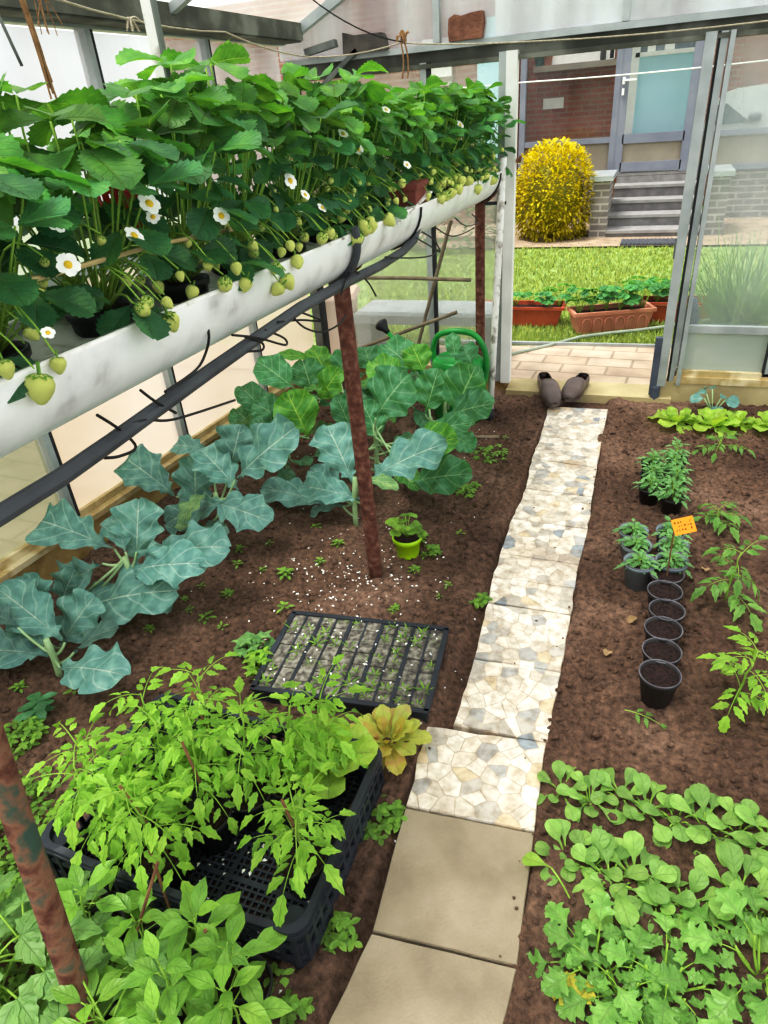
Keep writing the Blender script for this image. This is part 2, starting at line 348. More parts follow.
M_weed=leafmat('weed_leaf','#7aa548','#9fc670',alt='#8ab556',side=.1,vn=4,trans=.3)
M_bush=leafmat('golden_conifer','#dfcf1e','#efe048',alt='#b6b61e',side=0,trans=.3)
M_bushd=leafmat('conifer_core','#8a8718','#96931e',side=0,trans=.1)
M_orn=leafmat('ornamental_grass_blade','#5e8c4c','#7fa868',alt='#79a364',side=0,trans=.3)
def berrymat():
    m,nt,N,L=nm('unripe_strawberry'); out=N('ShaderNodeOutputMaterial'); b=N('ShaderNodeBsdfPrincipled'); L(b.outputs[0],out.inputs[0]); b.inputs['Roughness'].default_value=.45
    tc=N('ShaderNodeTexCoord'); vo=N('ShaderNodeTexVoronoi'); vo.inputs['Scale'].default_value=330; L(tc.outputs['Object'],vo.inputs['Vector'])
    rp=ramp(N,[(.1,'#b9c545'),(.35,'#e8f08c')]); L(vo.outputs['Distance'],rp.inputs[0]); L(rp.outputs[0],b.inputs['Base Color'])
    bp=N('ShaderNodeBump'); bp.inputs['Strength'].default_value=.7; bp.inputs['Distance'].default_value=.002; L(vo.outputs['Distance'],bp.inputs['Height']); L(bp.outputs[0],b.inputs['Normal'])
    return m
M_berry=berrymat()
M_gl_clear=glass('clear_pane',.0,.05,gl=.05)
M_gl_up=glass('dirty_upper_pane',.42,.75,dirt='#e6e8ea',dirt2='#bcbcc0',scale=4)
M_gl_end=glass('misted_end_pane',.22,.42,dirt='#e3e8e2',dirt2='#d2dad2',scale=2.5)
M_gl_gab=glass('streaked_gable_pane',.50,.86,dirt='#cfd2d6',dirt2='#a89fa4',scale=9,stretch=(1,1,.12))
M_gl_low=glass('algae_cream_pane',.82,.95,dirt='#ddd4c8',dirt2='#cabda9',scale=1.6,trl=.75)
M_gl_lowg=glass('algae_green_pane',.78,.92,dirt='#a3a488',dirt2='#8a8f74',scale=1.6,trl=.75)
M_gl_right=glass('frosty_right_pane',.22,.42,dirt='#d3dcdc',dirt2='#b9c6c2',scale=3)
M_gl_frost=glass('frosted_lower_panel',.85,.95,dirt='#b2bdb4',dirt2='#9fada6',scale=2,trl=.4)
M_roof=glass('milky_roof_sheet',.25,.38,dirt='#f2f3ea',dirt2='#e9e9dc',scale=2,trl=.8,gl=.02)

# ------------------------------------------------------------------ plant building
def P(pts):
    def f(t):
        for (a,x),(b,y) in zip(pts,pts[1:]):
            if t<=b:
                k=(t-a)/(b-a); k=k*k*(3-2*k)*.5+k*.5
                return x+(y-x)*k
        return pts[-1][1]
    return f
S_STRAW=P([(0,.06),(.15,.38),(.4,.82),(.65,1),(.85,.82),(.95,.5),(1,.12)])
S_BROC=P([(0,.07),(.08,.10),(.12,.36),(.18,.24),(.26,.62),(.36,.78),(.41,.72),(.52,.96),(.58,.9),(.7,1),(.78,.9),(.9,.72),(.97,.4),(1,.12)])
S_KALE=P([(0,.07),(.1,.12),(.2,.55),(.42,.95),(.65,1),(.85,.78),(.95,.45),(1,.1)])
S_TOM=P([(0,.06),(.15,.65),(.35,1),(.6,.72),(.8,.38),(1,.02)])
S_PEP=P([(0,.05),(.2,.62),(.42,1),(.65,.78),(.85,.33),(1,.01)])
S_RAD=P([(0,.07),(.25,.2),(.4,.55),(.6,.9),(.78,1),(.92,.72),(1,.15)])
S_LET=P([(0,.25),(.25,.6),(.6,1),(.85,.95),(1,.35)])
S_RLET=P([(0,.2),(.3,.4),(.65,.95),(.85,.9),(1,.2)])
S_CEL=P([(0,.06),(.15,.25),(.34,1.0),(.44,.95),(.5,.55),(.62,.9),(.7,.88),(.76,.5),(.88,.52),(1,.12)])
S_ROUND=P([(0,.1),(.25,.75),(.5,1),(.75,.8),(1,.1)])
S_BLADE=P([(0,.8),(.3,1),(.7,.7),(1,.05)])
def tint(lo=.75,hi=1.2,yel=0.0):
    k=R.uniform(lo,hi); y=R.uniform(0,yel)
    return (k*(1+y),k*(1+y*.5),k*(1-y*.4))
def leaf(mb,p,d,n,L,W,prof,rows=8,cols=2,droop=.5,fold=.15,wave=0,wf=3,teeth=0,c=None,m=0,lobes=0):
    p=V(p); d=V(d).normalized(); n=V(n); s=d.cross(n)
    if s.length<.05: n=V((R.random()-.5,R.random()-.5,.3)); s=d.cross(n)
    s.normalize(); n=s.cross(d).normalized()
    c=c or tint(); b=len(mb.v); ph=R.random()*6; w5=2*cols+1
    for i in range(rows+1):
        t=i/rows; ang=droop*t
        dd=d*math.cos(ang)-n*math.sin(ang); nn=n*math.cos(ang)+d*math.sin(ang)
        if i: p=p+dd*(L/rows)
        w=prof(t)*W/2
        if teeth: w*=1+teeth*(1 if i%2 else -1)
        if lobes: w*=1+.17*math.sin(t*lobes*2*PI+ph)
        for j in range(-cols,cols+1):
            a=j/cols; aa=abs(a); hh=fold*aa*w
            if wave: hh+=wave*W*aa*math.sin(wf*2*PI*t+ph+(1.7 if a>0 else 0))
            mb.vt(p+s*(a*w)+nn*hh+dd*(W*.06*aa*(1 if teeth else .5)),(.5+a/2,t),c)
    for i in range(rows):
        for j in range(w5-1):
            q=b+i*w5+j; mb.fc((q,q+1,q+w5+1,q+w5),m)
    return p
def curve(a,b,sag=.0,k=4,out=None):
    a=V(a);b=V(b); o=V(out) if out else V((0,0,0))
    return [a.lerp(b,t/k)+V((0,0,sag*4*(t/k)*(1-t/k)))+o*(4*(t/k)*(1-t/k)) for t in range(k+1)]
UP=V((0,0,1))
def polar(az,el=0.0): return V((math.cos(az)*math.cos(el),math.sin(az)*math.cos(el),math.sin(el)))
def compound(fm,sm,p,d,L,pairs,lf,LL,droop=.8,r=.0016,c=None,up=UP):
    """rachis with paired leaflets and one at the tip"""
    d=V(d).normalized(); pts=[V(p)]; n=12
    side=d.cross(up).normalized(); nn=side.cross(d)
    for i in range(n):
        a=droop*(i+1)/n; dd=d*math.cos(a)-nn*math.sin(a); pts.append(pts[-1]+dd*L/n)
    sm.tube(pts,r,r*.5,4)
    for k in range(pairs):
        i=int(n*(.35+.6*k/max(1,pairs))); a=droop*i/n; dd=d*math.cos(a)-nn*math.sin(a); n2=nn*math.cos(a)+d*math.sin(a)
        for sgn in (-1,1):
            ld=(dd*.55+side*sgn*.9-n2*R.uniform(0,.25))
            base=pts[i]+side*sgn*.004
            lf(fm,base,ld,n2+side*sgn*.2,LL*R.uniform(.75,1.05)*(.8+.25*k/max(1,pairs)),c)
    a=droop; lf(fm,pts[-1],d*math.cos(a)-nn*math.sin(a),nn*math.cos(a)+d*math.sin(a),LL*1.2,c)
def lf_tom(fm,p,d,n,L,c): leaf(fm,p,d,n,L,L*.43,S_TOM,8,1,R.uniform(.3,.9),.25,teeth=.13,c=c or tint(.8,1.2,.15))
def lf_mar(fm,p,d,n,L,c): leaf(fm,p,d,n,L,L*.46,S_TOM,6,1,.3,.12,teeth=.28,c=c or tint(.85,1.25))
def lf_cel(fm,p,d,n,L,c):
    c=c or tint(.78,1.2)
    leaf(fm,p,d,n,L,L*.95,S_CEL,18,2,.4,.14,wave=.06,wf=2.5,teeth=.09,c=c)
def lf_straw(fm,p,d,n,L,c): leaf(fm,p,d,n,L,L*.84,S_STRAW,17,2,R.uniform(.2,.7),.28,teeth=.085,c=c,wave=.02,wf=2)

def pot_parts(root,r=.05,h=.085,mp=None,rimm=None,fill=.9,comp=True):
    mb=MB(); mb.lathe([(r*.72,0),(r*.94,h*.86),(r,h*.86),(r*1.02,h),(r*.94,h),(r*.9,h*.85),(r*.68,.004)],n=24,close=True); mb.build('pot',mp or M_blk,root,True)
    if rimm:
        mb=MB(); k=28; pr=[(r*.975,h-.001),(r*1.03,h-.001),(r*1.03,h+.002),(r*.975,h+.002),(r*.975,h-.001)]; mb.lathe(pr,n=k,close=False); mb.build('rim',rimm,root,True)
    if comp:
        mb=MB(); zf=h*fill; prof=[(r*.9,zf)]+[(r*.9*q,zf+.004*math.sin(q*9)) for q in (.75,.5,.25,.02)]
        mb.lathe(prof,n=20,close=False); mb.build('compost',M_comp,root,True)
def tomato_parts(root,h=.26,z0=.08,nl=9,LL=.052,lean=(0,0),mleaf=None,stake=None,spread=.1):
    fm,sm=MB(),MB(); k=7
    pts=[V((lean[0]*(i/k)**1.4+R.uniform(-.004,.004),lean[1]*(i/k)**1.4,z0+(h)*i/k)) for i in range(k+1)]
    sm.tube(pts,.0038,.0018,6)
    az=R.random()*6
    for j in range(nl):
        t=.22+.76*j/(nl-1); i=t*k; p=pts[int(i)].lerp(pts[min(k,int(i)+1)],i-int(i)); az+=2.4
        compound(fm,sm,p,polar(az,R.uniform(.25,.7)+.3*(t>.8)),spread*R.uniform(.75,1.15)*(1.05-.35*t),3 if t<.7 else 2,lf_tom,LL*R.uniform(.85,1.15)*(1.05-.3*t),R.uniform(.7,1.3))
    fm.build('foliage',mleaf or M_tom,root); sm.build('stem',M_stem,root,True)
    if stake:
        mb=MB(); mb.tube([V((.012,.008,z0-.03)),V((.012+stake[0],.008+stake[1],z0+stake[2]))],.0035,.003,6); mb.build('stake',M_canebr,root,True)

# ================================================================== SETTING
WL=lambda y: -1.955+.072*(y-1.3)                 # inner face of the left wall
YE=3.62                                          # end wall
def soil_h(x,y):
    p=V((x,y,0))
    h=.014*noise.noise(p*3.1)+.012*noise.noise(p*9)+.020*abs(noise.noise(p*19))+.018*abs(noise.noise(p*43+V((3,1,0))))
    h-=.009
    xl=-.405+.02*noise.noise(V((y*4,5,0))); xr=-.088+.055*noise.noise(V((y*3.1,9,0)))-.02*(1.0<y<1.9)
    if xl-.1<x<xr+.1: h+=.010
    if xl<x<xr:                                   # trodden down along the path, crumbs spilling over its edges
        k=min(1,(x-xl)/.03,(xr-x)/.03); h=h*(1-k)-.022*k
    return h
mb=MB(); nx,ny=380,416; x0,x1,y0,y1=-2.1,1.7,-.5,3.66
for j in range(ny+1):
    for i in range(nx+1):
        x=x0+(x1-x0)*i/nx; y=y0+(y1-y0)*j/ny; mb.vt((x,y,soil_h(x,y)))
for j in range(ny):
    for i in range(nx):
        q=j*(nx+1)+i; mb.fc((q,q+1,q+nx+2,q+nx+1))
struct('floor',mb,M_soil,'dark brown crumbly garden soil covering the greenhouse floor','soil',True)

# left wall, built in its own slanted line
def wl(y,z,dx=0): return V((WL(y)+dx,y,z))
mb=MB(); mb.bar(wl(-.5,.03,-.05),wl(3.66,.03,-.05),.1,.17)
struct('wall_left',mb,M_curb,'low ochre concrete footing wall along the left side','wall')
mb=MB(); mb.bar(wl(-.5,.127,-.02),wl(3.62,.127,-.02),.075,.022); mb.bar(wl(-.5,.15,-.035),wl(3.62,.15,-.035),.035,.03)
struct('trim_1',mb,M_cream,'cream metal sill rail on the left footing wall','sill')
mb=MB(); mb.bar(wl(-.5,.985,-.03),wl(3.62,.985,-.03),.04,.05)
struct('trim_2',mb,M_alu,'grey middle rail halfway up the left glass wall','rail')
mb=MB(); mb.bar(wl(-.5,1.742,-.03),wl(3.62,1.737,-.03),.05,.034)
struct('trim_3',mb,M_alu,'weathered light top rail over the left upper panes','rail')
mb=MB(); mb.bar(wl(-.5,1.79,.06),wl(3.60,1.765,.06),.09,.07); mb.bar(wl(-.5,1.752,.02),wl(3.6,1.73,.02),.15,.012)
struct('trim_4',mb,M_gut,'dull olive grey eaves beam under the left roof edge','beam')
my=[-.38,.29,.96,1.63,2.31,2.98]
for i,y in enumerate(my):
    mb=MB(); mb.bar(wl(y,.15,-.03),wl(y,1.74,-.03),.028,.045,up=V((1,0,0))); mb.bar(wl(y+.024,.15,-.02),wl(y+.024,1.74,-.02),.018,.012,m=1,up=V((1,0,0)))
    struct('trim_%d'%(5+i),mb,[M_alu if i>0 else M_aluD,M_dark],'narrow metal glazing bar on the left wall, %s from the near end'%ORD[i],'glazing bar')
ys=my+[3.6]; wn=1
for i in range(len(ys)-1):
    for lo,hi,mt,nmx in ((.16,.965,M_gl_lowg if i<3 else M_gl_low,'lower'),(1.01,1.715,M_gl_up,'upper')):
        mb=MB(); a=wl(ys[i]+.03,lo,-.035); b=wl(ys[i+1]-.015,lo,-.035)
        q=[mb.vt(a),mb.vt(b),mb.vt(b+V((0,0,hi-lo))),mb.vt(a+V((0,0,hi-lo)))]; mb.fc(q)
        struct('window_%d'%wn,mb,mt,'%s %s pane of the left wall, %s bay from the near end'%('cloudy' if nmx=='upper' else 'algae-stained cream',nmx,ORD[i]),'window'); wn+=1

# end wall
mb=MB(); mb.box((.95,3.66,.04),(1.62,.12,.13))
struct('wall_end',mb,M_curb2,'low pale ochre concrete footing right of the doorway','wall')
mb=MB(); mb.box((-1.23,3.66,.04),(1.12,.1,.12))
struct('wall_back',mb,M_curb,'low ochre concrete footing left of the doorway','wall')
mb=MB(); mb.box((-.23,3.66,.0),(.86,.2,.05))
struct('trim_11',mb,M_curb2,'worn concrete threshold of the open doorway','threshold')
mb=MB(); mb.box((-.05,3.63,1.645),(3.5,.06,.025)); mb.box((-.05,3.645,1.61),(3.5,.03,.06),m=1); mb.box((-.05,3.62,1.575),(3.5,.045,.018),m=1)
struct('trim_12',mb,[M_alu,M_gut],'long grey cross beam over the doorway and the end panes','beam')
mb=MB(); mb.box((-.668,3.60,.83),(.05,.05,1.54)); mb.box((-.712,3.62,.83),(.035,.05,1.54),m=1)
struct('trim_13',mb,[M_white,M_alu],'white painted left door post of the doorway','door post')
mb=MB(); mb.box((.192,3.63,.84),(.028,.05,1.5)); mb.box((.222,3.62,.84),(.02,.06,1.5)); mb.box((.173,3.62,.84),(.01,.03,1.5),m=1)
struct('trim_14',mb,[M_alu,M_dark],'pale aluminium right door post beside the sliding door','door post')
mb=MB(); mb.box((.95,3.63,.118),(1.5,.07,.035)); mb.box((.95,3.625,.15),(1.5,.04,.03))
struct('trim_15',mb,M_cream,'cream metal sill under the right end panes','sill')
mb=MB(); mb.box((-1.26,3.63,.115),(1.08,.06,.035))
struct('trim_16',mb,M_cream,'cream metal sill under the left end panes','sill')
mb=MB(); mb.box((.62,3.63,.87),(.026,.05,1.44)); mb.box((.602,3.62,.87),(.01,.03,1.44),m=1)
struct('trim_17',mb,[M_alu,M_dark],'narrow mullion between the two right end panes','mullion')
mb=MB(); mb.box((-1.09,3.63,.86),(.03,.05,1.46)); mb.box((-1.066,3.62,.86),(.016,.03,1.46),m=1)
struct('trim_18',mb,[M_alu,M_dark],'grey mullion in the end wall behind the stakes','mullion')
mb=MB(); mb.box((-1.79,3.62,.86),(.055,.055,1.5)); mb.box((-1.755,3.61,.86),(.02,.05,1.5),m=1)
struct('trim_19',mb,[M_aluD,M_dark],'dark corner post where left and end walls meet','corner post')
mb=MB(); mb.box((.92,3.625,.375),(1.38,.03,.035))
struct('trim_20',mb,M_alu,'pale rail above the frosted lower right panels','rail')
def vpane(x0,x1,z0,z1,y,mt,lab,wn):
    mb=MB(); q=[mb.vt((x0,y,z0)),mb.vt((x1,y,z0)),mb.vt((x1,y,z1)),mb.vt((x0,y,z1))]; mb.fc(q); struct('window_%d'%wn,mb,mt,lab,'window')
vpane(-1.76,-1.105,.13,1.58,YE+.015,M_gl_end,'misted tall end pane in the left corner behind the cabbages',wn); wn+=1
vpane(-1.075,-.73,.13,1.58,YE+.015,M_gl_end,'misted end pane between the mullion and the white door post',wn); wn+=1
vpane(.232,.607,.39,1.58,YE+.015,M_gl_right,'hazy right end pane beside the sliding door',wn); wn+=1
vpane(.633,1.7,.39,1.58,YE+.015,M_gl_right,'hazy pane at the far right of the end wall',wn); wn+=1
vpane(.232,.607,.16,.36,YE+.01,M_gl_frost,'frosted grey-green lower panel beside the sliding door',wn); wn+=1
vpane(.633,1.7,.16,.36,YE+.01,M_gl_frost,'frosted grey-green lower panel at the far right',wn); wn+=1
# gable above the beam
RX=-.2; RZ=2.47; EZ=1.755; EX=-1.75
gz=lambda x: max(EZ,EZ+(RZ-EZ)*(1-abs(x-RX)/(RX-EX)))
gx=[-1.84,-1.02,-.2,.62,1.43]
for i in range(4):
    a,b=gx[i],gx[i+1]; mb=MB(); q=[mb.vt((a,YE+.01,1.66)),mb.vt((b,YE+.01,1.66)),mb.vt((b,YE+.01,gz(b))),mb.vt((a,YE+.01,gz(a)))]; mb.fc(q)
    struct('window_%d'%wn,mb,M_gl_gab,'streaked gable pane above the end beam, %s from the left'%ORD[i],'window'); wn+=1
for k,x in enumerate((-1.02,-.2,.62)):
    mb=MB(); mb.box((x,YE,(1.66+gz(x))/2),(.03,.04,gz(x)-1.66)); struct('trim_%d'%(21+k),mb,M_alu,'gable mullion above the beam, %s from the left'%ORD[k],'mullion')
mb=MB(); mb.bar((-1.75,YE-.01,EZ),(RX,YE-.01,RZ),.04,.04,up=V((0,1,0))); mb.bar((RX,YE-.01,RZ),(1.43,YE-.01,EZ),.05,.05,up=V((0,1,0)))
struct('trim_24',mb,M_alu,'sloping pale rafters framing the gable','rafter')
for k,y in enumerate((.7,1.67,2.64)):
    mb=MB(); mb.bar((WL(y)+.1,y,EZ+.03),(RX,y,RZ),.03,.035,up=V((0,1,0))); mb.bar((RX,y,RZ),(1.43,y,EZ),.03,.035,up=V((0,1,0)))
    struct('trim_%d'%(25+k),mb,M_alu,'thin roof glazing rafter, %s from the near end'%ORD[k],'rafter')
mb=MB(); mb.box((RX,1.55,RZ+.01),(.06,4.2,.05)); struct('trim_28',mb,M_alu,'ridge bar along the top of the glass roof','ridge bar')
mb=MB(); q=[mb.vt((WL(-.5)+.08,-.5,EZ+.075)),mb.vt((EX+.03,YE,EZ+.045)),mb.vt((RX,YE,RZ+.03)),mb.vt((RX,-.5,RZ+.03))]; mb.fc(q)
q=[mb.vt((RX,-.5,RZ+.03)),mb.vt((RX,YE,RZ+.03)),mb.vt((1.45,YE,EZ+.03)),mb.vt((1.45,-.5,EZ+.03))]; mb.fc(q)
struct('ceiling',mb,M_roof,'milky translucent sheets of the pitched greenhouse roof','roof')

# sliding door leaf pushed to the right of the opening
t=thing('sliding_door','grey metal edge of the sliding door at the right of the doorway','door',(.14,3.585,.03))
mb=MB(); mb.box((0,0,.81),(.042,.035,1.5)); mb.build('stile',M_alu,t)
mb=MB(); mb.box((-.036,-.004,.16),(.034,.03,.3)); mb.lathe([(.02,-.02),(.024,0),(.024,.05),(.02,.06)],c=(-.022,-.004,0),n=14); mb.build('foot_cover',M_bluecover,t)
mb=MB(); mb.box((-.024,-.012,.73),(.008,.012,.09)); mb.build('handle',M_aluD,t)

# ground outdoors
mb=MB(); q=[mb.vt(p) for p in ((-4,3.72,.012),(2.5,3.72,.012),(2.5,4.76,.012),(-4,4.06,.012))]; mb.fc(q); M_=struct('ground',mb,M_pave,'pale weathered paving just outside the doorway','paving')
mb=MB(); q=[mb.vt(p) for p in ((-12,3.75,-.02),(12,3.75,-.02),(12,16,-.02),(-12,16,-.02))]; mb.fc(q)
struct('lawn',mb,M_lawn,'green lawn between the greenhouse and the house','lawn')
mb=MB(); q=[mb.vt(p) for p in ((-12,-6,-.03),(-2.12,-6,-.03),(-1.9,3.74,-.025),(-12,3.74,-.025))]; mb.fc(q)
struct('side_ground',mb,M_pave,'pale ground outside the left glass wall','ground')  # added ground, made pale for the light it bounces onto the left panes
# grass blades: nobody could count them
gm=MB()
def inlawn(x,y): return y>4.47+.11*(x+.7)
for k in range(34000):
    y=4.45+(8.15-4.45)*R.random()**1.7; x=R.uniform(-.45*y*.9+.2-.2,.2+.02*y) if R.random()<.72 else R.uniform(-3.6,1.6)
    if not inlawn(x,y) or y>8.0: continue
    hgt=R.uniform(.02,.05); a=R.random()*6.28; w=R.uniform(.003,.006)*(1+.12*y); c=tint(.6,1.25,.5); b=V((x,y,-.02)); dx=V((math.cos(a)*w,math.sin(a)*w,0)); tip=b+V((R.uniform(-.02,.02),R.uniform(-.02,.02),hgt))
    q=[gm.vt(b-dx,(0,0),c),gm.vt(b+dx,(1,0),c),gm.vt(tip,(.5,1),c)]; gm.fc(q)
tag(gm.build('lawn_grass',M_grass),'short bright green mown grass of the lawn outside','grass',kind='stuff')

# ================================================================== OUTDOORS: HOUSE, STEPS, BUSH
HO=V((-.475,8.594,0)); HA=0.0; He=V((math.cos(HA),math.sin(HA),0)); Hn=V((-math.sin(HA),math.cos(HA),0))
def FAC(px,py,dep):
    r=ray(px,py); t=(HO.dot(Hn)+dep)/(r.x*Hn.x+r.y*Hn.y); q=V((r.x*t,r.y*t,0))-HO
    return q.dot(He),H+r.z*t
mb=MB(); 
q=[mb.vt(HO+He*s+Hn*d+V((0,0,.0))) for s,d in ((-7,-.58),(3,-.58),(3,1.2),(-7,1.2))]; mb.fc(q)
struct('terrace',mb,M_pathb,'beige block walk along the foot of the house','walk')
hs=thing('house','red brick house with a grey framed glass porch beyond the lawn','house',HO,HA)
mb=MB(); mb.box((.3,2.6,1.3),(6.5,.2,2.6)); mb.build('brick_wall',M_brick,hs)
mb=MB(); mb.box((-4.0,1.9,1.4),(4.9,1.4,2.8)); mb.build('side_wall',M_brickp,hs)
mb=MB(); mb.box((-.62,1.28,.27),(1.0,.14,.54)); mb.build('porch_base',M_brickg,hs)
mb=MB(); mb.box((2.2,1.28,.27),(2.1,.14,.54)); mb.build('porch_base',M_brickg,hs)
mb=MB(); mb.box((.6,1.2,2.6),(4.3,.12,1.0)); mb.build('fascia',mat('pale_blue_cladding','#c9d3da','#dde5ea',scale=5,rough=.6),hs)
fr=MB()
for z,h in ((.565,.06),(.925,.06),(2.05,.1)): fr.box((-.62,1.2,z),(1.1,.08,h)); fr.box((2.0,1.2,z),(2.3,.08,h))
for s in (-1.2,-.09,.83,2.1): fr.box((s,1.2,1.3),(.07,.09,1.5))
fr.build('porch_frame',M_frame,hs)
for x,wd in ((-.62,1.0),(1.45,1.15),(2.6,.9)):
    mb=MB(); mb.box((x,1.215,.745),(wd,.03,.32)); mb.build('low_panel',M_beige,hs)
for a,b in ((-1.17,-.13),(.87,2.07)):
    mb=MB(); q=[mb.vt((a,1.21,.955)),mb.vt((b,1.21,.955)),mb.vt((b,1.21,2.0)),mb.vt((a,1.21,2.0))]; mb.fc(q); mb.build('porch_pane',M_gl_clear,hs)
dr=MB()
dr.box((-.01,1.19,1.28),(.09,.06,1.46)); dr.box((.75,1.19,1.28),(.09,.06,1.46)); dr.box((.37,1.19,.62),(.7,.06,.1)); dr.box((.37,1.19,.925),(.7,.06,.1)); dr.box((.37,1.19,1.98),(.7,.06,.08))
door=dr.build('door',M_frame,hs)
mb=MB(); mb.box((.37,1.2,.77),(.7,.02,.22)); mb.build('door_panel',M_beige,door)
mb=MB(); q=[mb.vt((.03,1.2,.97)),mb.vt((.71,1.2,.97)),mb.vt((.71,1.2,1.95)),mb.vt((.03,1.2,1.95))]; mb.fc(q); mb.build('door_pane',M_gl_clear,door)
mb=MB(); mb.box((-.02,1.13,1.53),(.03,.05,.07)); mb.box((.05,1.1,1.535),(.14,.025,.02)); mb.build('door_handle',M_soft,door)
mb=MB(); mb.box((-.02,1.14,1.42),(.025,.03,.07)); mb.build('door_lock',M_soft,door)
i0=FAC(636,95,1.6); i1=FAC(690,95,1.6); it=FAC(660,55,1.6)[1]; im=(i0[0]+i1[0])/2; iw=i1[0]-i0[0]
mb=MB(); mb.box((im,1.6,(.6+it)/2),(iw,.04,it-.6)); mb.build('inner_door',M_blue,hs)
mb=MB(); mb.box((i0[0]-.05,1.58,1.35),(.1,.05,1.5)); mb.box((im,1.58,it+.02),(iw+.1,.05,.045)); mb.box((i1[0]+.03,1.58,1.35),(.07,.05,1.5)); mb.build('inner_door_frame',M_soft,hs)
mb=MB(); mb.box((im,1.62,it+.2),(iw,.03,.34)); mb.build('fanlight',M_carglass,hs)
for px,wd in ((652,.09),(670,.11)):
    q=FAC(px,46,1.58); mb=MB(); mb.box((q[0],1.585,it+.045+wd*.4),(wd,.02,wd*.8)); mb.build('fanlight_card',M_soft,hs)
# window of the brick wall behind the porch glass, with its ledge
sa,za=FAC(538,70,2.4); sb,zb=FAC(613,62,2.4); zl=(za+zb)/2
mb=MB(); mb.box(((sa+sb)/2,2.42,zl),(abs(sb-sa)+.1,.2,.07)); ledge=mb.build('window_ledge',M_beige,hs)
mb=MB(); mb.box(((sa+sb)/2,2.49,zl+.12),(sb-sa,.03,.16)); mb.box((sa+.04,2.49,zl+.3),(.06,.03,.5)); mb.box((sb-.02,2.49,zl+.3),(.06,.03,.5)); mb.build('window_frame',M_soft,hs)
mb=MB(); mb.box(((sa+sb)/2,2.5,zl+.45),(sb-sa,.02,.5)); mb.build('window_pane',M_carglass,hs)
s1,z1=FAC(545,110,2.4); s2,z2=FAC(560,97,2.4); mb=MB(); mb.box(((s1+s2)/2,2.49,(z1+z2)/2),(.28,.02,.13)); mb.build('white_rectangle',M_soft,hs)  # plain white rectangle set against the brick wall
# white window in the left part of the facade
s1,z1=FAC(424,80,1.2); s2,z2=FAC(452,54,1.2)
mb=MB(); mb.box(((s1+s2)/2,1.19,1.9),(s2-s1,.05,.5)); mb.build('window_pane',M_soft,hs)
mb=MB(); mb.box(((s1+s2)/2,1.17,1.72),(s2-s1+.05,.07,.05)); mb.build('window_ledge',M_beige,hs)
s1,z1=FAC(478,90,1.2); s2,z2=FAC(512,54,1.2)
mb=MB(); mb.box(((s1+s2)/2,1.19,1.55),(s2-s1,.06,1.5)); mb.build('pale_door',M_blue,hs)['label']='pale blue-white side door of the house'
def ledge_thing(name,label,cat,px,py,build):
    s,z=FAC(px,py,2.38); t=thing(name,label,cat,HO+He*s+Hn*2.38+V((0,0,zl+.037)),HA); build(t)
def b_pot(mt):
    def f(t):
        mb=MB(); mb.lathe([(.045,0),(.065,.1),(.07,.1),(.07,.12),(.055,.12)],n=14); mb.build('pot',mt,t,True)
        fm=MB(); 
        for k in range(9): leaf(fm,(0,0,.11),polar(k*.7,.9),UP,.09,.035,S_ROUND,4,1,.5)
        fm.build('foliage',M_orn,t)
    return f
ledge_thing('flower_pot','small teal pot at the left end of the house window ledge','pot',539,64,b_pot(mat('teal_glaze','#2c6a70','#3c7d80')))
ledge_thing('flower_pot','small terracotta pot beside the teal pot on the house window ledge','pot',548,63,b_pot(M_terra))
def b_bottle(t):
    mb=MB(); mb.lathe([(.035,0),(.038,.02),(.038,.15),(.015,.2),(.015,.27),(.019,.27),(.019,.29)],n=14); mb.build('bottle_body',M_blk,t,True)
ledge_thing('bottle','dark bottle standing on the house window ledge','bottle',603,58,b_bottle)

# front steps between two brick piers
st=thing('front_steps','grey stone steps rising to the porch door between brick piers','steps',HO,HA)
tops=[.07,.19,.31,.44,.55]
for k,z in enumerate(tops):
    y=.30*k; mb=MB(); mb.box((.5,(y+1.16)/2,z/2-.02),(1.0,1.16-y,z-.03)); s_=mb.build('step',M_step,st)
    mb=MB(); mb.box((.5,y+.13,z-.015),(1.02,.32,.03)); mb.build('nosing',M_stepn,s_)
for x in (-.10,1.11):
    mb=MB(); mb.box((x,.32,.29),(.19,.66,.6)); p_=mb.build('pier',M_brickg,st); mb=MB(); mb.box((x,.32,.61),(.25,.74,.05)); mb.build('pier_cap',M_alu,p_)
dm=G(649,243); t=thing('doormat','ribbed dark grey doormat at the foot of the front steps','doormat',dm,HA)
mb=MB(); mb.box((0,0,.01),(.58,.3,.016))
for k in range(14): mb.box((-.27+k*.0415,0,.021),(.018,.28,.01))
mb.build('mat_body',M_mat,t)

